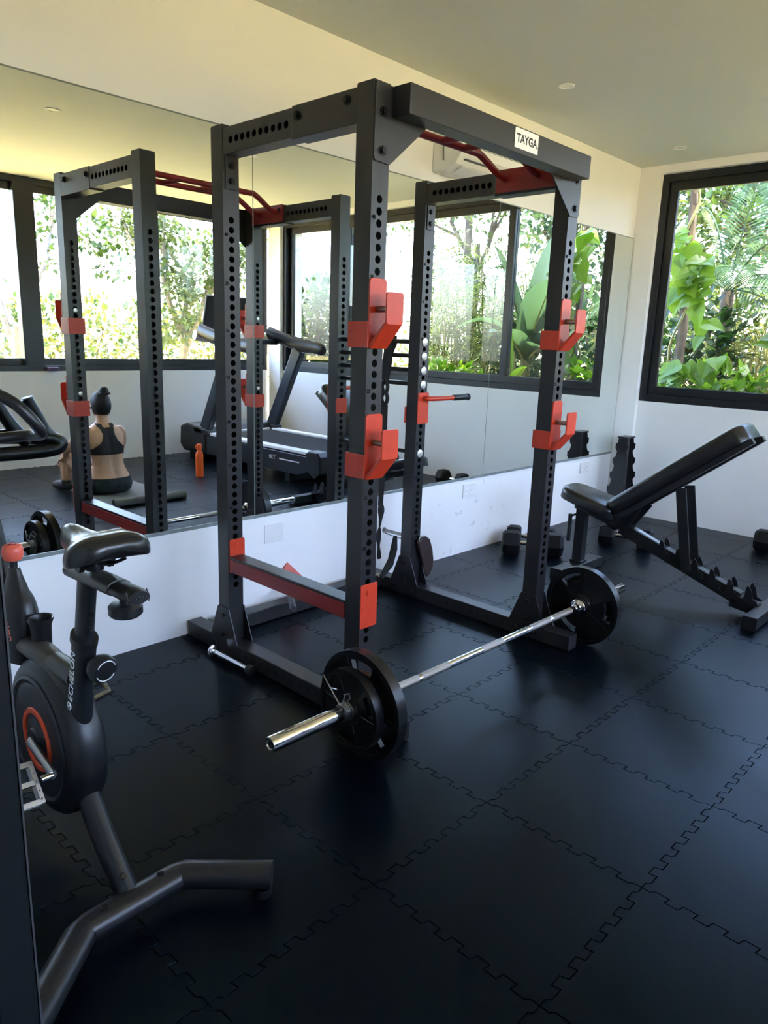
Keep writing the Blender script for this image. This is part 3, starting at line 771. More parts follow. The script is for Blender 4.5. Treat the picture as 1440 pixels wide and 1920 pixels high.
# ------------------------------------------------------------------ short loading handle on the floor by the rack base
ld = thing('loading_handle', 'short chrome loading handle lying on the floor along the rack base', 'weight handle', (0.43, 1.13, 0))
m = MB(); m.cyl((0.318, 1.131, .030), (0.555, 1.136, .030), .0125); part('tube', m, 'chrome', ld)
m = MB(); m.lathe([(0.0005, 0), (.029, 0), (.030, .003), (.030, .008), (.024, .011), (.022, .018), (.0125, .020)], (0.298, 1.1306, .030), (1, .02, 0), 24); part('flange', m, 'chrome', ld)
m = MB(); m.lathe([(0.0125, -.012), (.018, -.012), (.020, 0), (.018, .02), (.0005, .022)], (0.556, 1.136, .030), (1, .02, 0), 24); part('end_stop', m, 'plastic_black', ld)
# ------------------------------------------------------------------ barbell and plates
A_ = Vector((1.278, 0.681, 0.187)); B_ = Vector((1.316, 2.899, 0.187)); AX = (B_ - A_).normalized(); LB = (B_ - A_).length
def bp(t): return A_ + AX * t
bar = thing('barbell', 'long chrome barbell with knurled shaft resting on its plates in front of the rack', 'barbell', (1.295, 1.79, 0.0))
m = MB(); m.cyl(bp(.43), bp(LB - .43), .0143, seg=20); part('shaft', m, 'chrome', bar)
for a, b in ((.50, .66), (.68, .83), (1.04, 1.18), (LB - .83, LB - .68), (LB - .66, LB - .50)):
    m = MB(); m.cyl(bp(a), bp(b), .0148, seg=20); part('knurling', m, 'knurl', bar)
for s in (0, 1):
    q = (lambda t: bp(t)) if s == 0 else (lambda t: bp(LB - t))
    m = MB(); d = AX if s == 0 else -AX
    m.lathe([(0.0005, .004), (.015, .004), (.0165, .0005), (.0235, 0), (.025, .003), (.025, .415), (.0249, .416)], q(0), d, 28); part('sleeve', m, 'chrome', bar)
    m = MB(); m.lathe([(.025, .414), (.036, .414), (.038, .418), (.038, .432), (.034, .437), (.022, .440), (.020, .462), (.0143, .464)], q(0), d, 28); part('flange', m, 'chrome', bar)
    m = MB(); m.cyl(q(.0035), q(.0025), .010, seg=18); part('end_cap', m, 'inside_black', bar)

def plate(t0, Rr, th, label, rot=0.0):
    c = bp(t0); t = thing('weight_plate', label, 'weight plate', (c.x, c.y, c.z - Rr), 'black grip plates on the barbell')
    M = Matrix.Translation(c) @ AX.to_track_quat('Z', 'X').to_matrix().to_4x4()
    rad = [.0262, .040, .052, Rr * .62, Rr * .83, Rr * .90, Rr]; hh = [th, th * .9, th * .45, th * .45, th * .45, th]
    na = 72
    def hgt(b, k):
        ang = ((k + .5) / na * 360 + rot) % 120
        if b == 3:
            return 0 if ang < 40 else hh[3]
        if b in (2, 4) and ang < 40: return th * .62 if b == 4 else hh[2]
        return hh[b]
    m = MB()
    def P(r, k, z): a = 2 * pi * k / na; return M @ Vector((r * cos(a), r * sin(a), z))
    nb = len(hh)
    for k in range(na):
        for b in range(nb):
            h = hgt(b, k)
            if h > 0:
                for s in (1, -1):
                    z = s * h / 2; m.add([P(rad[b], k, z), P(rad[b + 1], k, z), P(rad[b + 1], k + 1, z), P(rad[b], k + 1, z)], [(0, 1, 2, 3)])
            ho = hgt(b + 1, k) if b + 1 < nb else 0
            if abs(h - ho) > 1e-6:
                for s in (1, -1):
                    m.add([P(rad[b + 1], k, s * h / 2), P(rad[b + 1], k + 1, s * h / 2), P(rad[b + 1], k + 1, s * ho / 2), P(rad[b + 1], k, s * ho / 2)], [(0, 1, 2, 3)], True)
            if b == 0:
                m.add([P(rad[0], k, h / 2), P(rad[0], k + 1, h / 2), P(rad[0], k + 1, -h / 2), P(rad[0], k, -h / 2)], [(0, 1, 2, 3)], True)
            h2 = hgt(b, (k + 1) % na)
            if abs(h - h2) > 1e-6:
                for s in (1, -1):
                    m.add([P(rad[b], k + 1, s * h / 2), P(rad[b + 1], k + 1, s * h / 2), P(rad[b + 1], k + 1, s * h2 / 2), P(rad[b], k + 1, s * h2 / 2)], [(0, 1, 2, 3)])
    part('disc', m, 'iron_black', t)
    m = MB(); m.lathe([(.0262, th / 2 + .0004), (.033, th / 2 + .0008), (.033, -th / 2 - .0008), (.0262, -th / 2 - .0004)], c, AX, 28); part('hub_ring', m, 'steel_dull', t)
    for s in (1, -1):
        for k in range(3):
            a = R(120 * k + 20 - rot)
            m = MB()
            for q in (-1, 1):
                aa = a + q * R(27)
                m.add([M @ Vector((r_ * cos(aa + w_), r_ * sin(aa + w_), s * (th * .225 + z_))) for r_, w_, z_ in ((.055, 0, .0004), (Rr * .88, 0, .0004), (Rr * .88, .018, .0022), (.055, .05, .0022), (.055, .09, .0004), (Rr * .88, .036, .0004))], [(0, 1, 2, 3), (3, 2, 5, 4)], True)
            part('rib', m, 'iron_black', t)
    return t
plate(.386, .187, .040, 'large black grip plate on the barbell end beside the clip, inner of two', 20)
plate(.332, .138, .034, 'smaller black grip plate on the barbell end beside the clip, outer of two', 75)
plate(LB - .386, .187, .040, 'large black grip plate at the barbell end nearest the bench, inner of two', 48)
plate(LB - .332, .138, .034, 'smaller black grip plate mostly hidden at the barbell end nearest the bench', 10)
for t0, label in ((.298, 'silver spring clip with wire handles on the near barbell sleeve'), (LB - .298, 'silver spring clip on the barbell sleeve nearest the bench')):
    sc_ = thing('spring_clip', label, 'barbell clip', bp(t0) - Vector((0, 0, .028)), 'spring clips on the barbell')
    sg = 1 if t0 < 1 else -1
    pts = []
    for k in range(61):
        a = k / 60 * 2 * pi * 3.2 + 1.2
        c = bp(t0 + sg * (-.012 + .022 * k / 60)); M = AX.to_track_quat('Z', 'X').to_matrix()
        pts.append(c + M @ Vector((.0278 * cos(a), .0278 * sin(a), 0)))
    m = MB(); m.tube(pts, .0022, 6); part('coil', m, 'steel_dull', sc_)
    c = bp(t0 - sg * .012)
    m = MB(); m.tube([c + Vector((0.008, 0, .027)), c + Vector((.020, -.002, .075)), c + Vector((.034, .004, .082)), c + Vector((.032, .010, .062)), c + Vector((.022, .012, .050))], .0024, 6)
    part('wire_handle', m, 'steel_dull', sc_)
    m = MB(); m.tube([c + Vector((-.004, 0, .027)), c + Vector((-.055, -.004, .082)), c + Vector((-.085, .0, .105)), c + Vector((-.092, .012, .088)), c + Vector((-.065, .014, .062)), c + Vector((-.03, .010, .070))], .0024, 6)
    part('wire_handle', m, 'steel_dull', sc_)

# ------------------------------------------------------------------ adjustable bench
YC = 3.53
bn = thing('adjustable_bench', 'black adjustable weight bench with raised backrest and padded seat', 'bench', (1.25, YC, 0))
def capped(x0, x1, y0, y1, z0, z1, nm):
    part(nm, bx((x0, x1, y0, y1, z0, z1)), 'frame_gloss', bn, 0.004)
capped(.682, .778, 3.290, 3.775, .003, .060, 'front_foot')
for y0, y1 in ((3.284, 3.290), (3.775, 3.781)): part('end_cap', bx((.680, .780, y0, y1, .001, .062)), 'plastic_black', bn, 0.002)
part('front_post', bx((.70, .762, YC - .03, YC + .03, .060, .425)), 'frame_gloss', bn, 0.004)
part('post_collar', bx((.692, .770, YC - .038, YC + .038, .060, .078)), 'frame_gloss', bn, 0.002)
m = MB(); m.bar((.69, YC, .428), (1.00, YC, .345), .062, .045); part('seat_rail', m, 'frame_gloss', bn, 0.004)
m = MB(); m.bar((.92, YC, .368), (1.70, YC, .086), .060, .072); part('main_beam', m, 'frame_gloss', bn, 0.004)
m = MB(); m.bar((1.66, YC, .070), (1.80, YC, .052), .060, .070); part('main_beam', m, 'frame_gloss', bn, 0.004)
m = MB(); m.bar((1.10, YC, .3415), (1.25, YC, .287), .030, .003); part('worn_strip', m, 'wear_steel', bn)
# ladder of hook teeth along the beam
pts = []
for k in range(6):
    x = 1.26 + .098 * k; z = .325 - (x - 1.16) * .345 * (1.0 if k < 5 else .9)
    for s in (-1, 1):
        m = MB(); y = YC + s * .033
        m.prism([(x - .03, z - .055), (x + .045, z - .075), (x + .05, z - .045), (x + .026, z - .036), (x + .012, z + .012), (x - .004, z + .035), (x - .014, z + .025), (x - .018, z - .02)], 'xz', min(y, y + s * .006), max(y, y + s * .006))
        part('ladder_tooth', m, 'frame_gloss', bn, 0.001)
capped(1.792, 1.862, 3.305, 3.755, .008, .072, 'rear_foot')
for y0, y1 in ((3.299, 3.305), (3.755, 3.761)): part('end_cap', bx((1.790, 1.864, y0, y1, .001, .074)), 'plastic_black', bn, 0.004)
m = MB(); m.cyl((1.83, YC - .06, .022), (1.83, YC + .06, .022), .022); part('wheel', m, 'plastic_black', bn)
# seat pad (front tilted up)
def pad(L, w0, w1, th, M, nm, r=.05):
    n = 5; out = []
    for (cx, cy, a0, rr) in ((L / 2 - r, w1 / 2 - r, 0, r), (-L / 2 + r, w0 / 2 - r, 90, r), (-L / 2 + r, -w0 / 2 + r, 180, r), (L / 2 - r, -w1 / 2 + r, 270, r)):
        for i in range(n + 1):
            t = R(a0 + 90 * i / n); out.append((cx + rr * cos(t), cy + rr * sin(t)))
    nn = len(out); rings = []
    for s, z in ((.985, 0), (1, .008), (1, th - .024), (.975, th - .010), (.92, th - .002), (.80, th + .002)):
        rings.append([M @ Vector((p[0] * (1 - (1 - s) * min(w0, w1) / L), p[1] * s, z)) for p in out])
    m = MB(); vs = [p for rg in rings for p in rg]; fs = [list(range(nn))[::-1]]
    for j in range(len(rings) - 1):
        for i in range(nn): fs.append((j * nn + i, j * nn + (i + 1) % nn, (j + 1) * nn + (i + 1) % nn, (j + 1) * nn + i))
    fs.append(list(range((len(rings) - 1) * nn, len(rings) * nn)))
    m.add(vs, fs, True)
    return part(nm, m, 'vinyl_black', bn)
Ms = Matrix.Translation((.795, YC, .435)) @ Euler((0, R(13), 0)).to_matrix().to_4x4()
pad(.40, .25, .30, .070, Ms, 'seat_pad', .085)
MbR = Euler((0, R(-38.0), 0)).to_matrix().to_4x4()
Mb = Matrix.Translation((1.315, YC, .685)) @ MbR
pad(.88, .285, .265, .088, Mb, 'backrest_pad', .07)
m = MB()
for s in (-1, 1):
    m.box(-.44, .445, s * .085 - .018, s * .085 + .018, -.034, -.001, Mb)
part('backrest_frame', m, 'frame_gloss', bn, 0.003)
m = MB(); m.bar((1.00, YC - .05, .335), (1.10, YC - .075, .50), .010, .07, (1, 0, 0)); m.bar((1.00, YC + .05, .335), (1.10, YC + .075, .50), .010, .07, (1, 0, 0)); part('hinge_plate', m, 'frame_gloss', bn, 0.002)
for x, z in ((1.003, .330), (1.06, .452), (1.15, .540)):
    m = MB(); m.lathe([(0.0005, .008), (.008, .007), (.0105, .003), (.0105, 0)], (x, YC - .083, z), (0, -1, 0), 14); part('bolt_head', m, 'steel_dull', bn)
m = MB(); m.cyl((1.003, YC - .083, .330), (1.003, YC + .083, .330), .010); part('pivot_pin', m, 'frame_gloss', bn)
for s in (-1, 1):
    m = MB(); m.bar((1.335, YC + s * .062, .640), (1.418, YC + s * .062, .185), .012, .058, (1, 0, 0)); part('strut', m, 'frame_gloss', bn, 0.003)
m = MB(); m.cyl((1.415, YC - .07, .205), (1.415, YC + .07, .205), .011); part('catch_pin', m, 'frame_gloss', bn)
m = MB(); m.cyl((.690, YC - .075, .205), (.690, YC - .075, .375), .013); m.cyl((.690, YC - .075, .36), (.705, YC - .02, .37), .007); part('adjust_handle', m, 'plastic_black', bn)

# ------------------------------------------------------------------ hex dumbbells
def dumbbell(c, ang, L, hr, label):
    t = thing('hex_dumbbell', label, 'dumbbell', (c[0], c[1], 0), 'black hex dumbbells on the floor')
    t.rotation_euler = (0, 0, ang)
    ap = hr * cos(pi / 6); hl = L * .29
    def loc_part(nm, m, mt, bev=0):
        o = link(nm, m.mesh(nm, mt), t)
        if bev: add_bevel(o, bev)
    for s in (-1, 1):
        m = MB(); x0 = s * (L / 2 - hl); x1 = s * L / 2
        rings = [(x0, .80), (x0 + s * .012, .97), (x0 + s * .02, 1), (x1 - s * .025, 1), (x1, .80)]
        vs = []; fs = []
        for x, k in rings:
            vs += [(x, hr * k * cos(pi / 3 * i), ap + hr * k * sin(pi / 3 * i)) for i in range(6)]
        for j in range(len(rings) - 1):
            for i in range(6): fs.append((j * 6 + i, j * 6 + (i + 1) % 6, j * 6 + 6 + (i + 1) % 6, j * 6 + 6 + i))
        fs += [list(range(6)), list(range(len(vs) - 6, len(vs)))]
        m.add(vs, fs); loc_part('head', m, 'hex_rubber', .004)
    m = MB(); hlh = L / 2 - hl
    m.tube([(-hlh, 0, ap), (-hlh * .7, 0, ap), (0, 0, ap), (hlh * .7, 0, ap), (hlh, 0, ap)], [.013, .0145, .0165, .0145, .013], 14)
    loc_part('handle', m, 'chrome')
    return t
dumbbell((.335, 3.625), R(38), .40, .088, 'black hex dumbbell standing foremost by the wall behind the rack')
dumbbell((.215, 3.80), R(30), .34, .078, 'black hex dumbbell behind another one against the wall under the mirror')
dumbbell((.66, 4.34), R(22), .37, .082, 'black hex dumbbell on the floor under the weight bench')
dumbbell((1.50, 5.06), R(8), .38, .084, 'black hex dumbbell by the far wall under the window')

# ------------------------------------------------------------------ vertical dumbbell stand in the corner
tw = thing('dumbbell_stand', 'tall narrow black dumbbell stand with notched sides in the corner', 'dumbbell rack', (.22, 5.11, 0))
CX, CY = .215, 5.13; ZT = .672
for s in (-1, 1):
    # notched side plates, leaning outwards to the floor
    for q in (-1, 1):
        m = MB()
        prof = []
        n = 5
        def wx(z): return .034 + (ZT - z) * .075
        outer = []
        for k in range(n):
            z1 = ZT - .055 - k * .118; z0 = z1 - .118
            w = wx(z1)
            outer += [(w + .001, z1 + .012), (w + .015, z1 + .010), (w + .013, z1 - .03), (w - .004, z1 - .055), (w + .001, z1 - .085)]
        pr = [(.0, ZT), (wx(ZT), ZT)] + outer + [(wx(.02) , .02), (.0, .02)]
        pr = [(CX + s * a, z) for a, z in pr]
        yq = CY + q * .060
        m.prism(pr, 'xz', min(yq, yq + q * .004), max(yq, yq + q * .004)); 
        for i in range(len(m.v)):
            v = m.v[i]; v.y += q * (ZT - v.z) * .07
        part('notched_plate', m, 'frame_gloss', tw)
m = MB(); m.prism([(CX - .022, ZT), (CX + .022, ZT), (CX + .035, .02), (CX - .035, .02)], 'xz', CY - .02, CY + .02); part('column', m, 'frame_gloss', tw, 0.003)
part('top_cap', bx((CX - .046, CX + .046, CY - .066, CY + .066, ZT, ZT + .012)), 'frame_gloss', tw, 0.003)
part('base', bx((CX - .11, CX + .11, CY - .13, CY + .13, .0, .022)), 'frame_gloss', tw, 0.004)
# ------------------------------------------------------------------ spin bike beside the door
YB = 0.155
bk = thing('exercise_bike', 'black upright exercise bike with orange ring and coral resistance knob by the door', 'exercise bike', (1.1, YB, 0))
# rear stabiliser: V shaped tube
m = MB(); m.tube([(1.590, .448, .056), (1.436, .292, .056), (1.430, .270, .056), (1.437, .045, .056), (1.444, .022, .056), (1.60, -.150, .056)], .037, 16, flat=(.85, 1))
part('rear_stabiliser', m, 'bike_frame', bk)
for p in ((1.575, .430), (1.585, -.135)):
    m = MB(); m.lathe([(0.0005, 0), (.020, 0), (.022, .004), (.020, .024)], (p[0], p[1], 0), seg=18); part('levelling_foot', m, 'plastic_black', bk)
for p in ((1.428, .232), (1.436, .085)):
    m = MB(); m.lathe([(0.0005, .006), (.006, .006), (.010, .003), (.010, 0)], (p[0], p[1], .0865), seg=14); part('bolt_head', m, 'bolt_black', bk)
m = MB(); m.tube([(1.225, YB, .235), (1.30, YB, .155), (1.405, YB, .062)], .034, 16, flat=(1, .8)); part('rear_leg', m, 'bike_frame', bk)
m = MB(); m.lathe([(0.0005, .010), (.006, .010), (.011, .005), (.011, 0)], (1.395, YB - .004, .105), (.7, 0, .7), 14); part('bolt_head', m, 'bolt_black', bk)
m = MB(); m.tube([(.60, YB, .40), (.52, YB, .22), (.46, YB, .07)], .034, 14); part('front_leg', m, 'bike_frame', bk)
m = MB(); m.tube([(.36, .42, .056), (.44, YB + .12, .056), (.44, YB - .12, .056), (.36, -.11, .056)], .036, 14); part('front_stabiliser', m, 'bike_frame', bk)
m = MB(); m.tube([(1.20, YB, .245), (1.0, YB, .185), (.75, YB, .20), (.53, YB, .26)], .028, 12); part('lower_frame', m, 'bike_frame', bk)
# shroud: rounded disc body
CXs, CZs, RS = 1.06, .345, .205
m = MB()
prof = [(0.0005, -.052), (.12, -.052), (RS - .035, -.050), (RS - .012, -.043), (RS, -.030), (RS + .004, 0), (RS, .030), (RS - .012, .043), (RS - .035, .050), (.12, .052), (0.0005, .052)]
m.lathe(prof, (CXs, YB, CZs), (0, 1, 0), 48); part('flywheel_shroud', m, 'plastic_black', bk)
for s in (-1, 1):
    m = MB(); m.lathe([(.150, .0525), (.160, .056), (.168, .0525), (.166, .050)], (CXs, YB, CZs), (0, s, 0), 48); part('shroud_groove', m, 'bike_frame', bk)
    m = MB(); m.lathe([(.070, .0525), (.072, .057), (.083, .057), (.086, .0525)], (CXs, YB, CZs), (0, s, 0), 40); part('accent_ring', m, 'bike_orange', bk, label='orange ring on the flywheel cover')
    m = MB(); m.lathe([(0.0005, .064), (.030, .064), (.034, .058), (.060, .054)], (CXs, YB, CZs), (0, s, 0), 32); part('crank_cover', m, 'bike_frame', bk)
# upper grey shell / frame arch
m = MB(); m.tube(smooth_path([(1.205, YB, .455), (1.15, YB, .515), (1.06, YB, .545), (.95, YB, .548), (.84, YB, .54), (.72, YB, .515), (.64, YB, .44), (.60, YB, .36)], 5), .040, 16, flat=(.75, .85)); part('frame_arch', m, 'bike_grey', bk)
m = MB(); m.tube(smooth_path([(1.215, YB, .555), (1.15, YB, .553), (1.08, YB, .548)], 4), .030, 16); part('top_tube', m, 'bike_grey', bk)
# seat tube
m = MB(); m.tube([(1.205, YB, .42), (1.222, YB, .53), (1.258, YB, .672)], .034, 20, flat=(.78, 1)); part('seat_tube', m, 'bike_frame', bk)
m = MB(); m.tube([(1.254, YB, .664), (1.260, YB, .680)], .038, 20, flat=(.78, 1)); part('tube_collar', m, 'plastic_black', bk)
m = MB(); m.tube([(1.256, YB, .67), (1.295, YB, .835)], .027, 20, flat=(.75, 1)); sp = part('seat_post', m, 'bike_frame', bk)
for k in range(3):
    z = .700 + .022 * k; x = 1.264 + (z - .70) * .24
    m = MB(); m.cyl((x + .029, YB, z), (x + .0325, YB, z - .001), .0055, seg=12); o = link('adjust_hole', m.mesh('adjust_hole', 'inside_black', origin(bk)), sp)
# post knob
m = MB(); m.cyl((1.25, YB, .622), (1.315, YB + .012, .612), .012); m.lathe([(.014, 0), (.031, .004), (.034, .012), (.034, .028), (.030, .034), (.0005, .035)], (1.295, YB + .010, .614), (.96, .14, -.12), 24); kb = part('post_knob', m, 'plastic_black', bk)
m = MB(); c0 = Vector((1.295, YB + .010, .614)); dk = Vector((.96, .14, -.12)).normalized()
qm = dk.to_track_quat('Z', 'Y').to_matrix()
for a0 in (20, 200):
    m.tube([c0 + dk * .0352 + qm @ Vector((.025 * cos(R(a0 + k * 13)), .025 * sin(R(a0 + k * 13)), 0)) for k in range(11)], .0012, 6)
o = link('knob_mark', m.mesh('knob_mark', 'white_print', origin(bk)), kb)
# seat slider rail
m = MB(); m.tube([(1.222, YB, .836), (1.235, YB, .838), (1.43, YB, .846), (1.445, YB, .847)], [.022, .026, .026, .025], 18, flat=(.72, 1.15)); part('slider_rail', m, 'bike_grey', bk)
m = MB(); m.tube([(1.40, YB, .845), (1.515, YB, .848), (1.530, YB, .848)], [.022, .024, .020], 16, flat=(.7, 1.15)); part('slider_end', m, 'plastic_black', bk)
m = MB()
for k in range(7):
    m.tube([(1.518 + .003 * k * .5, YB - .022 + .0075 * k, .836), (1.533 - abs(k - 3) * .0012, YB - .022 + .0075 * k, .848), (1.518, YB - .022 + .0075 * k, .860)], .0016, 6)
part('end_ribs', m, 'plastic_grey', bk)
m = MB(); m.lathe([(.012, .822), (.012, .812), (.030, .810), (.036, .804), (.036, .788), (.030, .782), (.0005, .781)], (1.445, YB + .012, 0), seg=24); part('slider_knob', m, 'plastic_black', bk)
# saddle clamp and rails
m = MB(); m.cyl((1.335, YB, .862), (1.335, YB, .876), .020); m.cyl((1.335, YB - .034, .880), (1.335, YB + .034, .880), .015); m.cyl((1.335, YB - .040, .880), (1.335, YB - .028, .880), .019, seg=6); m.cyl((1.335, YB + .028, .880), (1.335, YB + .040, .880), .019, seg=6); part('saddle_clamp', m, 'bolt_black', bk)
for s in (-1, 1):
    m = MB(); m.tube(smooth_path([(1.23, YB + s * .012, .898), (1.29, YB + s * .016, .881), (1.37, YB + s * .018, .881), (1.41, YB + s * .035, .898)], 5), .0038, 8); part('saddle_rail', m, 'bolt_black', bk)
# saddle: lofted sections from nose to rear
secs = []
def sec(x, w, zt, zb, dip):
    pts = []
    for i in range(25):
        a = pi * i / 24
        y = w * cos(a); rr = sin(a)
        z = zb + (zt - zb) * (rr ** .55)
        z -= dip * math.exp(-(y / (.22 * w + .004)) ** 2) * (1 if rr > .7 else 0)
        pts.append((x, YB + y, z))
    pts += [(x, YB - w * .80, zb + .004), (x, YB, zb + .008), (x, YB + w * .80, zb + .004)]
    return pts
data = [(1.195, .014, .943, .920, 0), (1.205, .027, .956, .908, 0), (1.24, .036, .961, .905, .001), (1.30, .044, .957, .905, .003), (1.36, .066, .956, .900, .005), (1.41, .100, .962, .900, .006), (1.45, .121, .972, .902, .008), (1.485, .126, .978, .908, .010), (1.515, .114, .976, .915, .012), (1.538, .080, .966, .925, .008), (1.546, .05, .955, .935, .0)]
data = [(1.20 + (x - 1.195) * .72, w * .76, zt - .014, zb - .014, d * .35) for x, w, zt, zb, d in data]
S_ = [sec(*d) for d in data]; n_ = len(S_[0]); vs = [p for s in S_ for p in s]; fs = []
for j in range(len(S_) - 1):
    for i in range(n_): fs.append((j * n_ + i, j * n_ + (i + 1) % n_, (j + 1) * n_ + (i + 1) % n_, (j + 1) * n_ + i))
fs += [list(range(n_)), list(range((len(S_) - 1) * n_, len(S_) * n_))]
m = MB(); m.add(vs, fs, True); sd = part('saddle', m, 'vinyl_black', bk); sd.modifiers.new('sub', 'SUBSURF').render_levels = 1
# cranks and pedals
def pedal(c, M):
    m = MB(); L, Wd, T = .104, .094, .016
    fr = [(-.5, -.5, .5, -.38), (-.5, .38, .5, .5), (-.5, -.38, -.38, .38), (.38, -.38, .5, .38), (-.06, -.38, .06, .38)]
    for a, b, c2, d in fr: m.box(a * L, c2 * L, b * Wd, d * Wd, -T / 2, T / 2, Matrix.Translation(c) @ M)
    for k in range(5):
        for sy in (-.44, .44):
            m.box((-.40 + .2 * k - .03) * L, (-.40 + .2 * k + .03) * L, (sy - .03) * Wd, (sy + .03) * Wd, T / 2, T / 2 + .004, Matrix.Translation(c) @ M)
    return m
cl = Vector((CXs, YB - .070, CZs)); cr_ = Vector((CXs, YB + .070, CZs))
dv = Vector((cos(R(-4)), 0, sin(R(-4)))) * .165
pe1 = cl + dv + Vector((0, -.012, 0)); pe2 = cr_ - dv + Vector((0, .012, 0))
for a, b in ((cl, pe1), (cr_, pe2)):
    m = MB(); m.tube([a, a.lerp(b, .5), b], [.015, .012, .013], 12, flat=(1, .7)); part('crank_arm', m, 'steel_dull', bk)
    s = -1 if a is cl else 1
    m = MB(); m.cyl(b, b + Vector((0, s * .028, 0)), .008); part('pedal_axle', m, 'chrome', bk)
    part('pedal', pedal(b + Vector((0, s * .078, 0)), Euler((R(18 * s), R(48 if s < 0 else 25), 0)).to_matrix().to_4x4()), 'steel_dull', bk, 0.001)
# front post, bottle holder, resistance knob
MX = .850
m = MB(); m.tube(smooth_path([(MX - .01, YB, .50), (MX, YB, .58), (MX, YB, .65), (MX - .004, YB, .71), (MX - .006, YB, .748)], 4), [.082, .083, .083, .083, .082, .080, .077, .073, .068, .060, .047, .042, .036, .031, .027, .025, .022], 20, flat=(.62, 1.0)); part('console_mast', m, 'plastic_black', bk)
m = MB(); m.cyl((MX - .006, YB, .745), (MX - .006, YB, .772), .010); part('knob_stem', m, 'plastic_black', bk)
KZ = -.087
m = MB(); m.lathe([(.012, .852 + KZ), (.022, .856 + KZ), (.0265, .866 + KZ), (.0272, .880 + KZ), (.0245, .892 + KZ), (.019, .897 + KZ), (.0005, .899 + KZ)], (MX - .006, YB, 0), seg=28); part('resistance_knob', m, 'knob_coral', bk, label='coral resistance knob')
m = MB(); m.tube([(MX - .006 + .011 * cos(R(a)), YB + .011 * sin(R(a)), .8995 + KZ) for a in range(-60, 241, 20)], .0012, 6); m.cyl((MX - .006, YB, .8995 + KZ), (MX - .006, YB - .011, .8995 + KZ), .0012, seg=6); part('knob_mark', m, 'deep_red', bk)
m = MB(); m.lathe([(0.0005, .555), (.022, .555), (.025, .56), (.027, .615), (.033, .632), (.033, .637), (.029, .635), (.024, .62), (.022, .57)], (.968, YB + .012, 0), seg=24); part('bottle_holder', m, 'plastic_black', bk)
m = MB(); m.tube([(.80, YB, .62), (.66, YB, .90), (.56, YB, 1.06)], .028, 14); part('handlebar_post', m, 'bike_frame', bk)
m = MB(); m.tube(smooth_path([(.60, YB - .06, 1.20), (.66, YB - .11, 1.16), (.66, YB - .17, 1.08), (.56, YB - .16, 1.06), (.52, YB, 1.05), (.56, YB + .16, 1.06), (.66, YB + .17, 1.08), (.66, YB + .11, 1.16), (.60, YB + .06, 1.20)], 5), .017, 12); part('handlebar', m, 'plastic_black', bk)
text('lettering', 'ECHELON', .030, (1.2155, YB - .0272, .505), (.245, 0, .97), (-.97, 0, .245), 'white_print', bk, 0.0006, space=1.08).location.x += .014
m = MB(); c = Vector((1.214, YB - .0275, .492)); m.tube([c + Vector((.009 * cos(R(a)), -.0008, .009 * sin(R(a)))) for a in range(0, 360, 24)], .0016, 6, closed=True); m.cyl(c + Vector((-.005, -.001, 0)), c + Vector((.005, -.001, 0)), .0014, seg=6); part('round_mark', m, 'white_print', bk)
text('lettering', 'echelon', .034, (MX + .028, YB - .0525, .668), (.42, 0, -.9), (.9, 0, .42), 'knob_coral', bk, 0.0005)

# ------------------------------------------------------------------ second bike (its grips show in the mirror)
b2 = thing('exercise_bike', 'dark exercise bike with padded looped grips, seen at the mirror edge', 'exercise bike', (3.0, 1.0, 0))
def V2(x, y, z): return (x, y, z)
m = MB(); m.tube(smooth_path([(2.80, 1.00, .48), (2.80, 1.30, .472), (2.80, 1.60, .468), (2.80, 1.765, .480), (2.80, 1.815, .512), (2.81, 1.77, .552), (2.82, 1.60, .578), (2.83, 1.30, .602), (2.83, 1.00, .625)], 5), .054, 16, flat=(1, 1.1)); part('padded_loop', m, 'plastic_black', b2)
for y0, y1, z1 in ((1.735, 1.598, .868), (1.54, 1.35, .905), (1.30, 1.10, .93)):
    m = MB(); m.tube(smooth_path([(2.82, y0 + .04, .545), (2.82, y0 - .025, .615), (2.82, (y0 + y1) / 2 - .01, .74), (2.82, y1, z1)], 4), [.060, .058, .055, .053, .051, .050, .049, .048, .047, .046, .046, .045, .045], 14); part('grip_horn', m, 'plastic_black', b2)
    m = MB(); m.cyl((2.82, y1, z1), (2.82, y1 - .002, z1 + .006), .036); part('grip_cap', m, 'plastic_grey', b2)
m = MB(); m.tube([(2.86, 1.20, .55), (2.90, 1.05, .36), (2.95, .92, .20)], .04, 12); part('stem', m, 'bike_frame', b2)
m = MB(); m.lathe([(0.0005, -.06), (.20, -.06), (.23, -.03), (.235, 0), (.23, .03), (.20, .06), (.0005, .06)], (2.96, .72, .30), (1, 0, 0), 36); part('flywheel_shroud', m, 'plastic_black', b2)
part('base_bar', bx((2.70, 3.22, 1.06, 1.14, .0, .055), (2.70, 3.22, .20, .28, .0, .055), (2.93, 2.99, .28, 1.06, .02, .07)), 'bike_frame', b2, 0.006)
m = MB(); m.tube([(2.96, .55, .40), (2.96, .42, .75)], .03, 12); part('seat_post', m, 'bike_frame', b2)
m = MB(); m.sphere((2.96, .40, .78), (.12, .14, .045)); part('saddle', m, 'vinyl_black', b2)

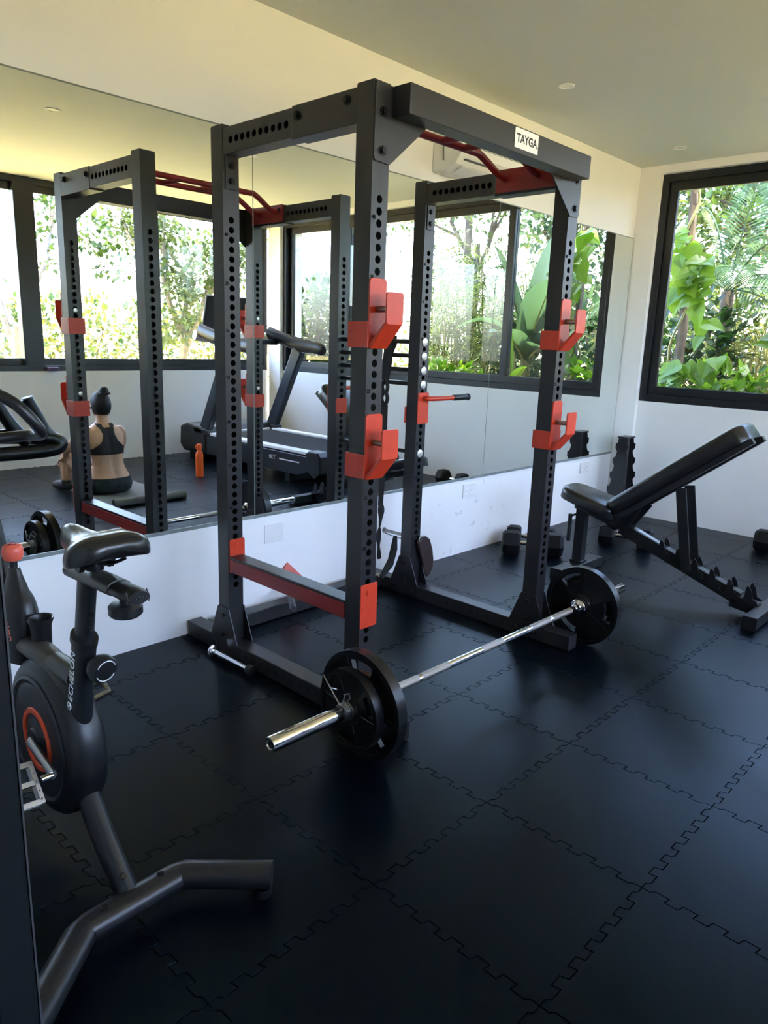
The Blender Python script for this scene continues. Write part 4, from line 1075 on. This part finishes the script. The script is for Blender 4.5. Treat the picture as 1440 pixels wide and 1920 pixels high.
# ------------------------------------------------------------------ treadmill (seen in the mirror)
tr = thing('treadmill', 'large black treadmill with silver side rails facing the long window, seen in the mirror', 'treadmill', (3.4, 4.35, 0))
TY0, TY1 = 3.88, 4.86
part('deck_side', MB().prism([(2.18, .185), (2.18, .29), (4.0, .305), (4.0, .10), (2.45, .10)], 'xz', TY0, TY0 + .05), 'tm_blue', tr, 0.006)
part('deck_side', MB().prism([(2.18, .185), (2.18, .29), (4.0, .305), (4.0, .10), (2.45, .10)], 'xz', TY1 - .05, TY1), 'tm_blue', tr, 0.006)
for y0, y1 in ((TY0 + .005, TY0 + .11), (TY1 - .11, TY1 - .005)):
    part('side_rail', bx((2.26, 3.96, y0, y1, .306, .335)), 'deck_silver', tr, 0.006)
part('running_belt', bx((2.20, 4.02, TY0 + .115, TY1 - .115, .290, .316)), 'belt_black', tr, 0.008)
for y0, y1 in ((TY0 - .006, TY0 + .12), (TY1 - .12, TY1 + .006)):
    m = MB(); m.prism([(2.12, .15), (2.12, .305), (2.16, .348), (2.28, .350), (2.33, .32), (2.29, .15), (2.20, .09)], 'xz', y0, y1); part('end_guard', m, 'plastic_black', tr, 0.01)
m = MB(); m.cyl((2.185, TY0 + .12, .25), (2.185, TY1 - .12, .25), .045); part('rear_roller', m, 'plastic_black', tr)
part('foot_frame', bx((2.62, 2.70, TY0 + .05, TY1 - .05, .0, .10), (4.30, 4.40, TY0 + .05, TY1 - .05, .0, .12)), 'plastic_black', tr, 0.006)
m = MB(); m.prism([(3.98, .10), (3.98, .32), (4.06, .395), (4.36, .405), (4.48, .37), (4.50, .16), (4.42, .09)], 'xz', TY0 - .02, TY1 + .02); part('motor_hood', m, 'plastic_black', tr, 0.03, seg=4)
part('hood_strip', bx((3.96, 4.02, TY0 + .12, TY1 - .12, .300, .336)), 'deck_white', tr, 0.004)
for y in (TY0 + .035, TY1 - .035):
    m = MB(); m.bar((4.06, y, .32), (3.56, y, 1.24), .075, .150, (1, 0, 0)); part('mast', m, 'tm_blue', tr, 0.012)
    m = MB(); m.prism([(3.92, .31), (4.20, .32), (4.18, .375), (3.94, .365)], 'xz', y - .055, y + .055); part('mast_base', m, 'plastic_black', tr, 0.008)
    m = MB(); m.tube(smooth_path([(3.14, y, 1.235), (3.24, y, 1.262), (3.52, y, 1.290), (3.85, y, 1.350), (4.10, y, 1.410)], 4), [.034, .05, .058] + [.064] * 4 + [.072] * 10, 12, flat=(1.0, .62)); part('handrail', m, 'plastic_black', tr)
part('crossbar', bx((3.90, 3.98, TY0 + .06, TY1 - .06, 1.28, 1.34)), 'plastic_black', tr, 0.01)
m = MB(); m.tube([(4.18, TY0 + .01, 1.36), (4.15, TY0 + .12, 1.345), (4.12, 4.37, 1.335), (4.15, TY1 - .12, 1.345), (4.18, TY1 - .01, 1.36)], .075, 16, flat=(.75, 1)); part('console_tray', m, 'deck_white', tr)
Mc = Matrix.Translation((4.22, 4.37, 1.60)) @ Euler((0, R(-16), 0)).to_matrix().to_4x4()
part('console_screen', MB().box(-.018, .018, -.33, .33, -.19, .19, Mc), 'plastic_black', tr, 0.01)
part('screen_edge', MB().box(-.030, -.019, -.335, .335, -.197, -.185, Mc), 'deck_white', tr, 0.003)
text('lettering', 'T30', .060, (2.78, TY0 - .0008, .205), (1, 0, 0), (0, 0, 1), 'white_print', tr, 0.0006)
part('stripe', bx((2.42, 2.72, TY0 - .0012, TY0 + .001, .215, .226)), 'white_print', tr)
text('lettering', 'NEXX', .075, (3.80, TY0 + .0035, .86), (-.495, 0, .869), (-.869, 0, -.495), 'white_print', tr, 0.0006)
# ------------------------------------------------------------------ exercise mat, bottle, person (seen in the mirror)
ym = thing('exercise_mat', 'grey exercise mat with one rolled end under the seated woman', 'exercise mat', (3.05, 2.43, 0))
part('mat_sheet', bx((2.60, 3.62, 2.12, 2.76, 0.0005, 0.007)), 'mat_grey', ym, 0.002)
m = MB(); m.tube([(2.585 + (.036 - .0022 * k / 3) * cos(a), 0, .037 + (.036 - .0022 * k / 3) * sin(a)) for k, a in [(k, 2 * pi * k / 16 - pi / 2) for k in range(40)]], .002, 4)
m = MB(); prof = []
for k in range(49):
    a = -pi / 2 - 2 * pi * k / 16; r = .036 - .00055 * k
    prof.append((2.60 + r * cos(a), .0365 + r * sin(a)))
vs = []; n = len(prof)
for y in (2.12, 2.76): vs += [(p[0], y, p[1]) for p in prof]
for y in (2.12, 2.76): vs += [(2.60 + (p[0] - 2.60) * .88, y, .0365 + (p[1] - .0365) * .88) for p in prof]
fs = [(i, i + 1, n + i + 1, n + i) for i in range(n - 1)] + [(2 * n + i, 2 * n + i + 1, 3 * n + i + 1, 3 * n + i) for i in range(n - 1)] + [(i, i + 1, 2 * n + i + 1, 2 * n + i) for i in range(n - 1)] + [(n + i, n + i + 1, 3 * n + i + 1, 3 * n + i) for i in range(n - 1)]
m.add(vs, fs, True); part('rolled_end', m, 'mat_grey', ym)

bt = thing('water_bottle', 'orange metal water bottle with carry loop standing on the floor beside the treadmill', 'bottle', (3.356, 3.392, 0))
m = MB(); m.lathe([(0.0005, 0), (.034, 0), (.0375, .004), (.0375, .205), (.036, .222), (.028, .245), (.021, .258), (.0195, .275), (.0005, .275)], (3.356, 3.392, 0), seg=32); part('body', m, 'bottle_orange', bt)
m = MB(); m.lathe([(.023, .270), (.024, .274), (.024, .318), (.021, .323), (.0005, .324)], (3.356, 3.392, 0), seg=24); part('cap', m, 'bottle_orange', bt)
m = MB(); m.tube([(3.356, 3.392 - .020 - .022 * sin(R(a)), .297 + .020 * cos(R(a))) for a in range(0, 181, 20)], .0045, 8); part('loop', m, 'bottle_orange', bt)

def build_person():
    t = thing('person', 'woman in black racerback top and dark shorts sitting on a mat, back to the mirror', 'person', (3.17, 2.36, 0))
    m = MB()
    Yc = 2.36
    rings = [(.012, 3.175, 0, .10, .145), (.035, 3.17, 0, .132, .185), (.09, 3.165, 0, .142, .197), (.14, 3.158, 0, .125, .180), (.19, 3.15, 0, .104, .152), (.25, 3.146, -.004, .088, .130), (.31, 3.148, -.008, .086, .130), (.38, 3.155, -.012, .094, .145), (.45, 3.165, -.016, .100, .162), (.51, 3.178, -.016, .094, .168), (.555, 3.190, -.014, .078, .150), (.585, 3.198, -.012, .060, .100), (.61, 3.205, -.010, .050, .062), (.65, 3.212, -.008, .047, .050), (.70, 3.218, -.008, .047, .050)]
    vs = []; fs = []; n = 28
    for z, cx, dy, rx, ry in rings:
        for i in range(n):
            a = 2 * pi * i / n
            c, s = cos(a), sin(a)
            q = 2.5
            k = (abs(c) ** q + abs(s) ** q) ** (-1 / q)
            x = cx + rx * c * k; y = Yc + dy + ry * s * k
            # spine groove
            if c < -.5 and .15 < z < .56: x += .010 * math.exp(-((y - Yc - dy) / .022) ** 2)
            vs.append((x, y, z))
    for j in range(len(rings) - 1):
        for i in range(n): fs.append((j * n + i, j * n + (i + 1) % n, (j + 1) * n + (i + 1) % n, (j + 1) * n + i))
    fs += [list(range(n))[::-1], list(range((len(rings) - 1) * n, len(rings) * n))]
    m.add(vs, fs, True)
    def limb(p, r, seg=14):
        m.tube(smooth_path(p, 4), [r[0]] + [0] * 0 + [r[min(int(i / 4), len(r) - 2)] + (r[min(int(i / 4) + 1, len(r) - 1)] - r[min(int(i / 4), len(r) - 2)]) * ((i % 4) / 4) for i in range(1, 4 * (len(p) - 1))] + [r[-1]], seg)
        m.sphere(p[0], r[0], 14, 8); m.sphere(p[-1], r[-1], 12, 8)
    # shoulders and arms
    limb([(3.185, 2.20, .525), (3.245, 2.13, .46), (3.30, 2.10, .395), (3.345, 2.10, .375), (3.39, 2.105, .345), (3.42, 2.11, .315)], [.056, .046, .040, .038, .031, .024])
    limb([(3.185, 2.485, .525), (3.25, 2.535, .44), (3.31, 2.54, .36), (3.38, 2.50, .33), (3.44, 2.46, .31)], [.056, .046, .039, .033, .024])
    # hands with fingers
    for wx, wy, wz, sg in ((3.42, 2.11, .315, 1), (3.44, 2.46, .31, -1)):
        d = Vector((.55, -.10 * sg, -.82)).normalized(); sd = Vector((.3, .95 * sg, .1)).normalized(); sd = (sd - d * sd.dot(d)).normalized()
        w = Vector((wx, wy, wz)); pc = w + d * .04
        Mh = Matrix((sd, d.cross(sd), d)).transposed()
        m.sphere(pc, (.036, .015, .048), 14, 10, Mh)
        nrm = d.cross(sd)
        for k, L in enumerate((.062, .072, .068, .052)):
            b = pc + d * .036 + sd * (-.027 + .018 * k)
            m.tube([b, b + d * L * .5 + nrm * .006, b + d * L * .95 + nrm * .022], [.0085, .008, .0068], 8); m.sphere(b + d * L * .95 + nrm * .022, .0068, 8, 6)
        b = pc - sd * .026 - d * .012
        m.tube([b, b - sd * .024 + d * .022, b - sd * .030 + d * .052], [.011, .0098, .0078], 8); m.sphere(b - sd * .030 + d * .052, .0078, 8, 6)
    # legs: one knee bent to the side, one stretched forward
    limb([(3.20, 2.255, .105), (3.32, 2.20, .20), (3.46, 2.15, .30), (3.475, 2.145, .30), (3.45, 2.12, .20), (3.42, 2.105, .075)], [.092, .078, .058, .055, .050, .036])
    limb([(3.20, 2.465, .105), (3.40, 2.52, .12), (3.58, 2.56, .12), (3.60, 2.56, .118), (3.78, 2.59, .095), (3.97, 2.62, .070)], [.092, .080, .060, .056, .050, .036])
    # head
    hc = Vector((3.228, 2.352, .758))
    m.sphere(hc, (.092, .073, .108), 22, 14)
    m.sphere(hc + Vector((.030, -.004, -.050)), (.062, .055, .068), 16, 10)
    m.sphere(hc + Vector((.092, -.012, -.020)), (.016, .011, .018), 10, 8)      # nose
    m.sphere(hc + Vector((.080, -.010, -.062)), (.014, .020, .007), 10, 6)      # mouth
    for s in (-1, 1):
        m.sphere(hc + Vector((-.004, s * .074, -.018)), (.016, .008, .027), 12, 8)   # ears
        m.sphere(hc + Vector((.078, s * .028 - .008, .006)), (.012, .014, .008), 10, 6)
    me0 = m.mesh('body_raw', 'skin')
    tmp = bpy.data.objects.new('tmp_body', me0); COL.objects.link(tmp)
    rm = tmp.modifiers.new('r', 'REMESH'); rm.mode = 'VOXEL'; rm.voxel_size = .0072; rm.use_smooth_shade = True
    sm = tmp.modifiers.new('s', 'SMOOTH'); sm.factor = .5; sm.iterations = 6
    dg = bpy.context.evaluated_depsgraph_get(); ev = tmp.evaluated_get(dg)
    me = bpy.data.meshes.new_from_object(ev, depsgraph=dg)
    bpy.data.objects.remove(tmp)
    me.name = 'body'
    me.materials.clear(); me.materials.append(MAT['skin'])
    off = origin(t)
    V = [v.co.copy() for v in me.vertices]; N = [v.normal.copy() for v in me.vertices]
    polys = [tuple(p.vertices) for p in me.polygons]
    me.transform(Matrix.Translation(-off))
    me.polygons.foreach_set('use_smooth', [True] * len(me.polygons))
    link('body', me, t)
    def cloth(name, mt, test, d):
        mm = MB(); mp = {}
        keep = [p for p in polys if all(test(V[i]) for i in p)]
        for p in keep:
            for i in p:
                if i not in mp: mp[i] = len(mp)
        vs = [None] * len(mp)
        for i, k in mp.items(): vs[k] = V[i] + N[i] * d
        mm.add(vs, [[mp[i] for i in p] for p in keep], True)
        o = part(name, mm, mt, t)
        sd_ = o.modifiers.new('thick', 'SOLIDIFY'); sd_.thickness = d * .9; sd_.offset = -1
        return o
    def bra(p):
        yc = Yc - .012; dy = abs(p.y - yc)
        if p.z < .345 or p.z > .605: return False
        if dy > .185: return False
        if p.z < .40: return dy < .17 and p.x < 3.30
        if p.x < 3.185:
            hw = .15 - (p.z - .40) / .06 * .075 if p.z < .46 else .075 - (p.z - .46) * .35 if p.z < .52 else .054 + (p.z - .52) * .25
            if p.z > .575: return .026 < dy < .078
            return dy < hw
        return (dy < .11 and p.z < .48) or (.03 < dy < .075)
    cloth('sports_top', 'bra_black', bra, .004)
    def shorts(p):
        if p.x > 3.40: return False
        if p.x > 3.27: return p.y > 2.36 and p.z < .25
        return p.z < .150 + (.02 if p.x > 3.2 else 0) or (p.x > 3.25 and p.z < .20)
    cloth('shorts', 'shorts_dark', shorts, .005)
    # hair: cap following the skull, plus bun and loose strands
    mh = MB(); vs = []; fs = []; na, nb = 28, 14
    for j in range(nb + 1):
        th = pi * .74 * j / nb
        for i in range(na):
            a = 2 * pi * i / na
            lim = 1.0 if cos(a) < .15 else .62 - .10 * cos(a)
            tt = th * lim
            vs.append(hc + Vector((.103 * sin(tt) * cos(a) - .005, .083 * sin(tt) * sin(a), .118 * cos(tt))))
    for j in range(nb):
        for i in range(na): fs.append((j * na + i, (j + 1) * na + i, (j + 1) * na + (i + 1) % na, j * na + (i + 1) % na))
    mh.add(vs, fs, True); part('hair', mh, 'hair', t).modifiers.new('thick', 'SOLIDIFY').thickness = .008
    mh = MB(); mh.sphere(hc + Vector((-.042, .018, .120)), (.038, .040, .036), 18, 12)
    mh.tube([hc + Vector((-.048 + .034 * cos(R(a)), .022 + .036 * sin(R(a)), .098)) for a in range(0, 360, 24)], .012, 8, closed=True)
    part('hair_bun', mh, 'hair', t)
    # shoes
    for p, d in (((3.42, 2.105, .048), (.9, -.3)), ((3.995, 2.622, .055), (.3, .1))):
        ms = MB(); dx = Vector((d[0], d[1], 0)).normalized(); c = Vector(p)
        Mq = Matrix((dx, Vector((-dx.y, dx.x, 0)), Vector((0, 0, 1)))).transposed()
        ms.sphere(c + dx * .05, (.125, .044, .046), 18, 10, Mq); ms.cyl(c + Vector((0, 0, -.01)), c + Vector((0, 0, .055)), .044, .040)
        part('shoe', ms, 'shoe_dark', t)
    mb = MB(); mb.sphere(hc + Vector((0, -.086, -.024)), .008, 10, 8); part('earphone', mb, 'plastic_black', t)
build_person()
# ------------------------------------------------------------------ garden outside the windows
gr = MB(); gr.box(-30, 45, 6.5, 60, -.35, -.12); gr.box(6.05, 45, -30, 6.5, -.35, -.12); gr.box(-.3, 6.05, 5.67, 6.5, -.35, -.12); gr.box(5.05, 6.05, -30, 5.67, -.35, -.12)
o = part('ground', gr, 'garden_soil'); o['kind'] = 'structure'
rg = random.Random(11)
def rv(r=rg): 
    while True:
        v = Vector((r.uniform(-1, 1), r.uniform(-1, 1), r.uniform(-1, 1)))
        if .05 < v.length < 1: return v
def leaf(m, p, d, up, L, Wd, curl=.15, heart=False):
    """one leaf: base p, direction d"""
    d = d.normalized(); s = d.cross(up)
    if s.length < 1e-3: s = d.cross(Vector((1, .3, .2)))
    s = s.normalized(); n = s.cross(d)
    if heart:
        sh = [(-.06, .22), (.0, .42), (.18, .50), (.42, .43), (.68, .25), (.88, .09)]
    else:
        sh = [(.0, .06), (.18, .34), (.42, .5), (.68, .34), (.88, .12)]
    ctr = [p + d * L * a + n * (-curl * L * a * a) for a, _ in sh]; tip = p + d * L + n * (-curl * L)
    vs = list(ctr) + [tip]; k = len(sh)
    for sg in (-1, 1):
        vs += [c + s * sg * w * Wd + n * (.12 * w * Wd) for c, (a, w) in zip(ctr, sh)]
    fs = []
    for q in range(2):
        b = k + 1 + q * k
        for i in range(k - 1): fs.append((i, i + 1, b + i + 1, b + i))
        fs.append((k - 1, k, b + k - 1))
    m.add(vs, fs, True)
def quickleaf(m, p, d, L, Wd):
    d = d.normalized(); s = d.cross(Vector((rg.uniform(-.4, .4), rg.uniform(-.4, .4), 1))).normalized(); n = s.cross(d)
    m.add([p, p + d * L * .45 + s * Wd * .5 + n * L * .06, p + d * L, p + d * L * .45 - s * Wd * .5 + n * L * .06], [(0, 1, 2, 3)])
def fastmesh(m, name, mt, parent):
    off = origin(parent); me = bpy.data.meshes.new(name)
    me.from_pydata([tuple(p - off) for p in m.v], [], m.f); me.materials.append(MAT[mt]); me.update()
    o = link(name, me, parent); o['kind'] = 'stuff'; return o
def clump(m, c, r, n, L, Wd, out=.6):
    for _ in range(n):
        v = rv(); p = Vector(c) + Vector((v.x * r[0], v.y * r[1], v.z * r[2]))
        d = (v * out + rv() * .8 + Vector((0, 0, -.15)))
        k = rg.uniform(.65, 1.3); quickleaf(m, p, d, L * k, Wd * k)
def branchy(mb, p, d, L, r, depth, tips):
    q = p + d * L; mb.tube([p, p.lerp(q, .5) + rv() * L * .06, q], [r, r * .8, r * .62], 6)
    if depth == 0: tips.append(q); return
    for k in range(rg.choice((2, 3))):
        nd = (d + rv() * .75 + Vector((0, 0, .12))).normalized(); branchy(mb, p.lerp(q, rg.uniform(.6, 1)), nd, L * rg.uniform(.55, .8), r * .6, depth - 1, tips)
    tips.append(q)
def tree(label, base, h, spread, leafn, L, Wd, mt, bark='bark', depth=3, extra=()):
    t = thing('tree', label, 'tree', (base[0], base[1], -.12), 'trees in the garden outside the windows')
    tips = []; mb = MB(); branchy(mb, Vector((base[0], base[1], -.12)), Vector((rg.uniform(-.1, .1), rg.uniform(-.1, .1), 1)).normalized(), h * .42, h * .024, depth, tips)
    part('trunk', mb, bark, t)
    m = MB()
    for tp in tips: clump(m, tp, (spread, spread, spread * .7), leafn, L, Wd)
    for e in extra: clump(m, e[0], e[1], e[2], L, Wd)
    fastmesh(m, 'foliage', mt, t); return t
def shrub(label, c, r, n, L, Wd, mt, cat='shrub'):
    t = thing('shrub', label, cat, (c[0], c[1], -.12), 'shrubs in the garden outside the windows')
    m = MB(); clump(m, c, r, n, L, Wd, .9); fastmesh(m, 'foliage', mt, t)
    mb = MB()
    for k in range(7):
        a = rv(); mb.tube([Vector((c[0] + a.x * .1, c[1] + a.y * .1, -.12)), Vector((c[0] + a.x * r[0] * .3, c[1] + a.y * r[1] * .3, c[2] * .6)), Vector((c[0] + a.x * r[0] * .8, c[1] + a.y * r[1] * .8, c[2] + abs(a.z) * r[2] * .7))], [.02, .014, .006], 6)
    part('stem', mb, 'bark', t); return t
def frond(m, p, d, L, droop, nl=34, LL=.34, Wd=.022):
    d = d.normalized(); pts = []
    for i in range(nl + 1):
        s = i / nl; pts.append(p + d * L * s + Vector((0, 0, -droop * L * s * s)))
    m.tube(pts[::4] + [pts[-1]], [.011 * (1 - .8 * k / (len(pts[::4]))) for k in range(len(pts[::4]) + 1)], 5)
    side = d.cross(Vector((0, 0, 1))).normalized()
    for i in range(3, nl):
        tng = (pts[i + 1] - pts[i - 1]).normalized(); s = i / nl
        for sg in (-1, 1):
            dd = (side * sg * .85 + tng * .65 + Vector((0, 0, -.22))).normalized(); l = LL * sin(pi * min(.97, s * .85 + .12)) ** .7
            w = tng * Wd
            a = pts[i]; b = a + dd * l * .55; c = a + dd * l + Vector((0, 0, -.12 * l))
            m.add([a, b + w * .5, c, b - w * .5], [(0, 1, 2, 3)])
def palm(label, base, hz, fr, mt='leaf_blue'):
    t = thing('palm', label, 'palm', (base[0], base[1], -.12), 'palms in the garden outside the windows')
    mb = MB(); mb.tube([Vector((base[0], base[1], -.12)), Vector((base[0] + .03, base[1], hz * .5)), Vector((base[0], base[1], hz))], [.09, .075, .06], 10); part('trunk', mb, 'bark', t)
    for d, L, dr in fr:
        m = MB(); frond(m, Vector((base[0], base[1], hz)), Vector(d), L, dr)
        o = fastmesh(m, 'frond', mt, t); del o['kind']
    return t
def banana(label, base, leaves, mt='leaf_blue'):
    t = thing('banana_plant', label, 'banana plant', (base[0], base[1], -.12), 'banana plants outside the windows')
    mb = MB(); mb.tube([Vector((base[0], base[1], -.12)), Vector((base[0], base[1], .6)), Vector((base[0] + .02, base[1], 1.3))], [.09, .075, .05], 12); part('stalk', mb, 'bamboo_stem', t)
    for d, L, Wd, dr, z in leaves:
        m = MB(); p = Vector((base[0], base[1], z)); d = Vector(d).normalized(); s = d.cross(Vector((0, 0, 1))).normalized(); n = s.cross(d); nn = 14
        rows = []
        for i in range(nn + 1):
            u = i / nn; c = p + d * L * u + Vector((0, 0, -dr * L * u * u)); w = Wd * .5 * (sin(pi * min(1, u * .92 + .06)) ** .6)
            rows.append([c - s * w + n * w * .35, c - s * w * .5 + n * w * .12, c, c + s * w * .5 + n * w * .12, c + s * w + n * w * .35])
        m.add([q for r_ in rows for q in r_], [(i * 5 + k, i * 5 + k + 1, i * 5 + k + 6, i * 5 + k + 5) for i in range(nn) for k in range(4)], True)
        o = part('leaf', m, mt, t)
        m = MB(); m.tube([p + Vector((0, 0, -.25)), p] + [r_[2] - n * .004 for r_ in rows[::3]], [.022, .018] + [.014 - .0025 * k for k in range(len(rows[::3]))], 6); part('midrib', m, 'bamboo_stem', t)
    return t
def bamboo(label, c, spread, nst, h, mt='leaf_pale', L=.15, Wd=.016, dens=26):
    t = thing('bamboo_clump', label, 'bamboo', (c[0], c[1], -.12), 'bamboo clumps outside the windows')
    m = MB()
    for k in range(nst):
        b = Vector((c[0] + rg.uniform(-1, 1) * spread[0], c[1] + rg.uniform(-1, 1) * spread[1], -.12)); hh = h * rg.uniform(.7, 1.1)
        lean = Vector((rg.uniform(-.2, .2), rg.uniform(-.2, .2), 0)); pts = [b, b + Vector((0, 0, hh * .5)) + lean * .3 * hh, b + Vector((0, 0, hh)) + lean * hh]
        mb = MB(); mb.tube(pts, [.012, .010, .004], 6); part('stem', mb, 'bamboo_stem', t)
        for _ in range(dens):
            s = rg.uniform(.25, 1); p = pts[0].lerp(pts[1], s * 2) if s < .5 else pts[1].lerp(pts[2], s * 2 - 1)
            d0 = (Vector((rg.uniform(-1, 1), rg.uniform(-1, 1), rg.uniform(-.1, .6)))).normalized()
            for q in range(5):
                dd = (d0 + rv() * .7 + Vector((0, 0, -.35))).normalized(); k2 = rg.uniform(.7, 1.3)
                quickleaf(m, p + d0 * rg.uniform(.05, .28), dd, L * k2, Wd * k2)
    fastmesh(m, 'foliage', mt, t); return t
def vine(label, base, h, spots, L, mt='leaf_bright', n=46):
    t = thing('climbing_vine', label, 'climbing plant', (base[0], base[1], -.12), 'broad leaved vines climbing outside the windows')
    mb = MB(); mb.tube([Vector((base[0], base[1], -.12)), Vector((base[0] + .04, base[1], h * .5)), Vector((base[0] - .02, base[1], h))], [.05, .045, .035], 8); part('host_trunk', mb, 'bark', t)
    mb = MB(); mb.tube([Vector((base[0] + .055 * cos(k * .55), base[1] - .055 * abs(sin(k * .55)) - .01, k * h / 40)) for k in range(41)], .012, 6); part('vine_stem', mb, 'bamboo_stem', t)
    for k in range(n):
        z, dx = rg.choice(spots); z += rg.uniform(-.13, .13); p = Vector((base[0] + dx + rg.uniform(-.07, .07), base[1] - .07 - rg.uniform(0, .12), z))
        d = Vector((rg.uniform(-.8, .8), rg.uniform(-.7, -.1), rg.uniform(-.95, .05))); l = L * rg.uniform(.65, 1.2)
        m = MB(); leaf(m, p, d, Vector((rg.uniform(-.3, .3), -.7, .6)), l, l * .82, rg.uniform(.05, .3), True)
        o = fastmesh(m, 'leaf', mt, t); del o['kind']
    return t

# direct view through the far window
vine('broad bright leaves climbing a trunk just outside the far window', (.06, 6.28), 3.1, [(2.3, -.02), (2.2, .06), (2.05, .10), (1.95, .16), (1.9, .02), (1.75, .20), (1.6, .28), (1.15, .1), (1.25, .35), (2.1, .22)], .19, n=64)
palm('feathery palm arching behind the vine outside the far window', (.16, 7.1), 1.95, [((.5, -.25, .9), 1.3, .55), ((.9, -.2, .55), 1.4, .75), ((-.2, -.1, 1), 1.3, .4), ((.15, -.1, 1.1), 1.3, .25), ((.8, .3, .3), 1.3, .8), ((-.7, .1, .6), 1.2, .6), ((1, -.45, .15), 1.2, .9), ((-.5, -.3, .9), 1.2, .5), ((.9, -.55, .75), 1.35, .85), ((.3, -.6, .9), 1.1, .8)])
shrub('low bright green leafy shrub along the sill of the far window', (.50, 6.25, .93), (.80, .22, .33), 620, .12, .080, 'leaf_bright')
shrub('dark green shrub at the foot of the climbing vine', (.02, 6.75, 1.05), (.55, .3, .85), 1100, .12, .075, 'leaf_dark')
bamboo('yellow green bamboo grass beside the palm outside the far window', (.70, 7.5), (.75, .35), 34, 2.0, 'leaf_yellow', .26, .016, 18)
tree('leafy tree rising behind the palm outside the far window', (.55, 9.6), 4.6, .60, 200, .12, .08, 'leaf_mid', extra=[((-.9, 9.0, 2.6), (.7, .5, .9), 900), ((-1.1, 9.3, 1.3), (1.1, .5, 1.0), 1100), ((.1, 9.2, 1.3), (1.2, .5, 1.0), 1300), ((.5, 9.2, 3.1), (.6, .5, .5), 450)])
shrub('mid green shrub between the palm and the rear tree outside the far window', (.05, 8.1, 1.15), (1.25, .3, .95), 1300, .13, .08, 'leaf_mid')
# seen through the far window in the mirror
vine('broad bright leaves hanging on a trunk, seen at the corner of the last mirror', (1.00, 6.35), 3.0, [(2.2, .05), (2.05, .0), (1.85, .05), (1.65, .1), (2.35, -.05), (1.4, .05)], .21, n=52)
banana('tall banana plant with broad upright leaves, seen in the mirror', (1.85, 6.75), [((.25, -.15, 1), 1.6, .46, .25, 1.30), ((-.35, -.2, 1), 1.4, .44, .35, 1.25), ((.6, -.3, .9), 1.4, .42, .6, 1.25), ((-.1, .2, 1), 1.7, .46, .15, 1.30), ((-.6, -.35, .55), 1.2, .38, .7, 1.2), ((.05, -.5, .7), 1.1, .36, .5, 1.15), ((-.75, .1, .8), 1.3, .40, .5, 1.25)])
banana('young banana plant with one pale leaf, seen in the mirror by the window sill', (1.70, 6.22), [((.05, -.05, 1), .80, .18, .05, .90), ((-.4, -.1, .9), .6, .16, .4, .85), ((.5, -.2, .8), .55, .15, .5, .85)], 'leaf_bright')
shrub('green shrub under the banana leaves, seen in the mirror', (1.70, 7.0, 1.25), (.95, .3, .85), 1200, .13, .085, 'leaf_blue')
shrub('fresh green ground shrub along the sill, seen in the mirror beside the window post', (2.65, 6.3, .86), (.60, .2, .30), 420, .13, .080, 'leaf_bright')
bamboo('pale airy bamboo filling the middle pane, seen in the mirror', (3.0, 7.1), (.80, .45), 46, 2.6, 'leaf_pale', .15, .018, 26)
bamboo('olive bamboo standing behind the pale bamboo, seen in the mirror', (3.5, 8.2), (1.0, .4), 30, 2.7, 'leaf_mid', .17, .022, 24)
tree('thin branched tree above the bamboo, seen in the mirror', (4.15, 8.8), 5.0, .45, 70, .085, .05, 'leaf_mid', depth=4)
shrub('glossy dark shrub filling the bottom of the pane behind the treadmill, seen in the mirror', (5.35, 6.75, 1.20), (.85, .4, 1.05), 2400, .14, .095, 'leaf_dark')
shrub('yellow green shrub behind the glossy one, seen in the mirror', (6.3, 8.1, 1.0), (1.6, .5, .9), 1100, .12, .065, 'leaf_yellow')
tree('tall background tree with dense crown, seen in the mirror past the banana leaves', (3.0, 10.8), 5.2, .6, 130, .13, .085, 'leaf_blue', extra=[((2.4, 10, 2.4), (.9, .5, 1.3), 1200), ((4.4, 10.3, 1.2), (1.6, .5, .9), 1300)])
# seen through the long window in the mirror
tree('small tree with spreading leafy branch, seen in the mirror above the woman', (6.9, 3.2), 3.6, .26, 40, .085, .062, 'leaf_mid', 'bark_pale', 3, extra=[((6.6, 3.98, 2.55), (.3, .35, .22), 200), ((6.6, 4.25, 2.2), (.2, .3, .2), 130)])
tree('leafy tree with pale branches, seen in the mirror beside the near rear upright', (7.3, 5.55), 3.9, .36, 95, .095, .07, 'leaf_pale', 'bark_pale', 3, extra=[((6.9, 5.25, 1.75), (.5, .5, .6), 560), ((6.9, 5.5, 2.2), (.4, .4, .4), 320)])
shrub('sunlit yellow green bush low outside the long window, seen in the mirror', (8.8, 4.7, 1.0), (.7, 1.3, 1.0), 2200, .10, .06, 'leaf_yellow')
shrub('pale sunlit bush at the mirror edge outside the long window', (9.0, 2.9, .8), (.6, 1.0, .75), 1300, .10, .06, 'leaf_pale')
shrub('broad sunlit hedge beyond the long window, seen in the mirror behind the treadmill', (9.4, 7.7, 1.2), (.8, 1.6, 1.1), 1800, .11, .065, 'leaf_yellow')
shrub('far olive hedge along the garden edge beyond the long window', (12.5, 7.0, .9), (.8, 5.5, 1.1), 2600, .18, .12, 'leaf_mid')
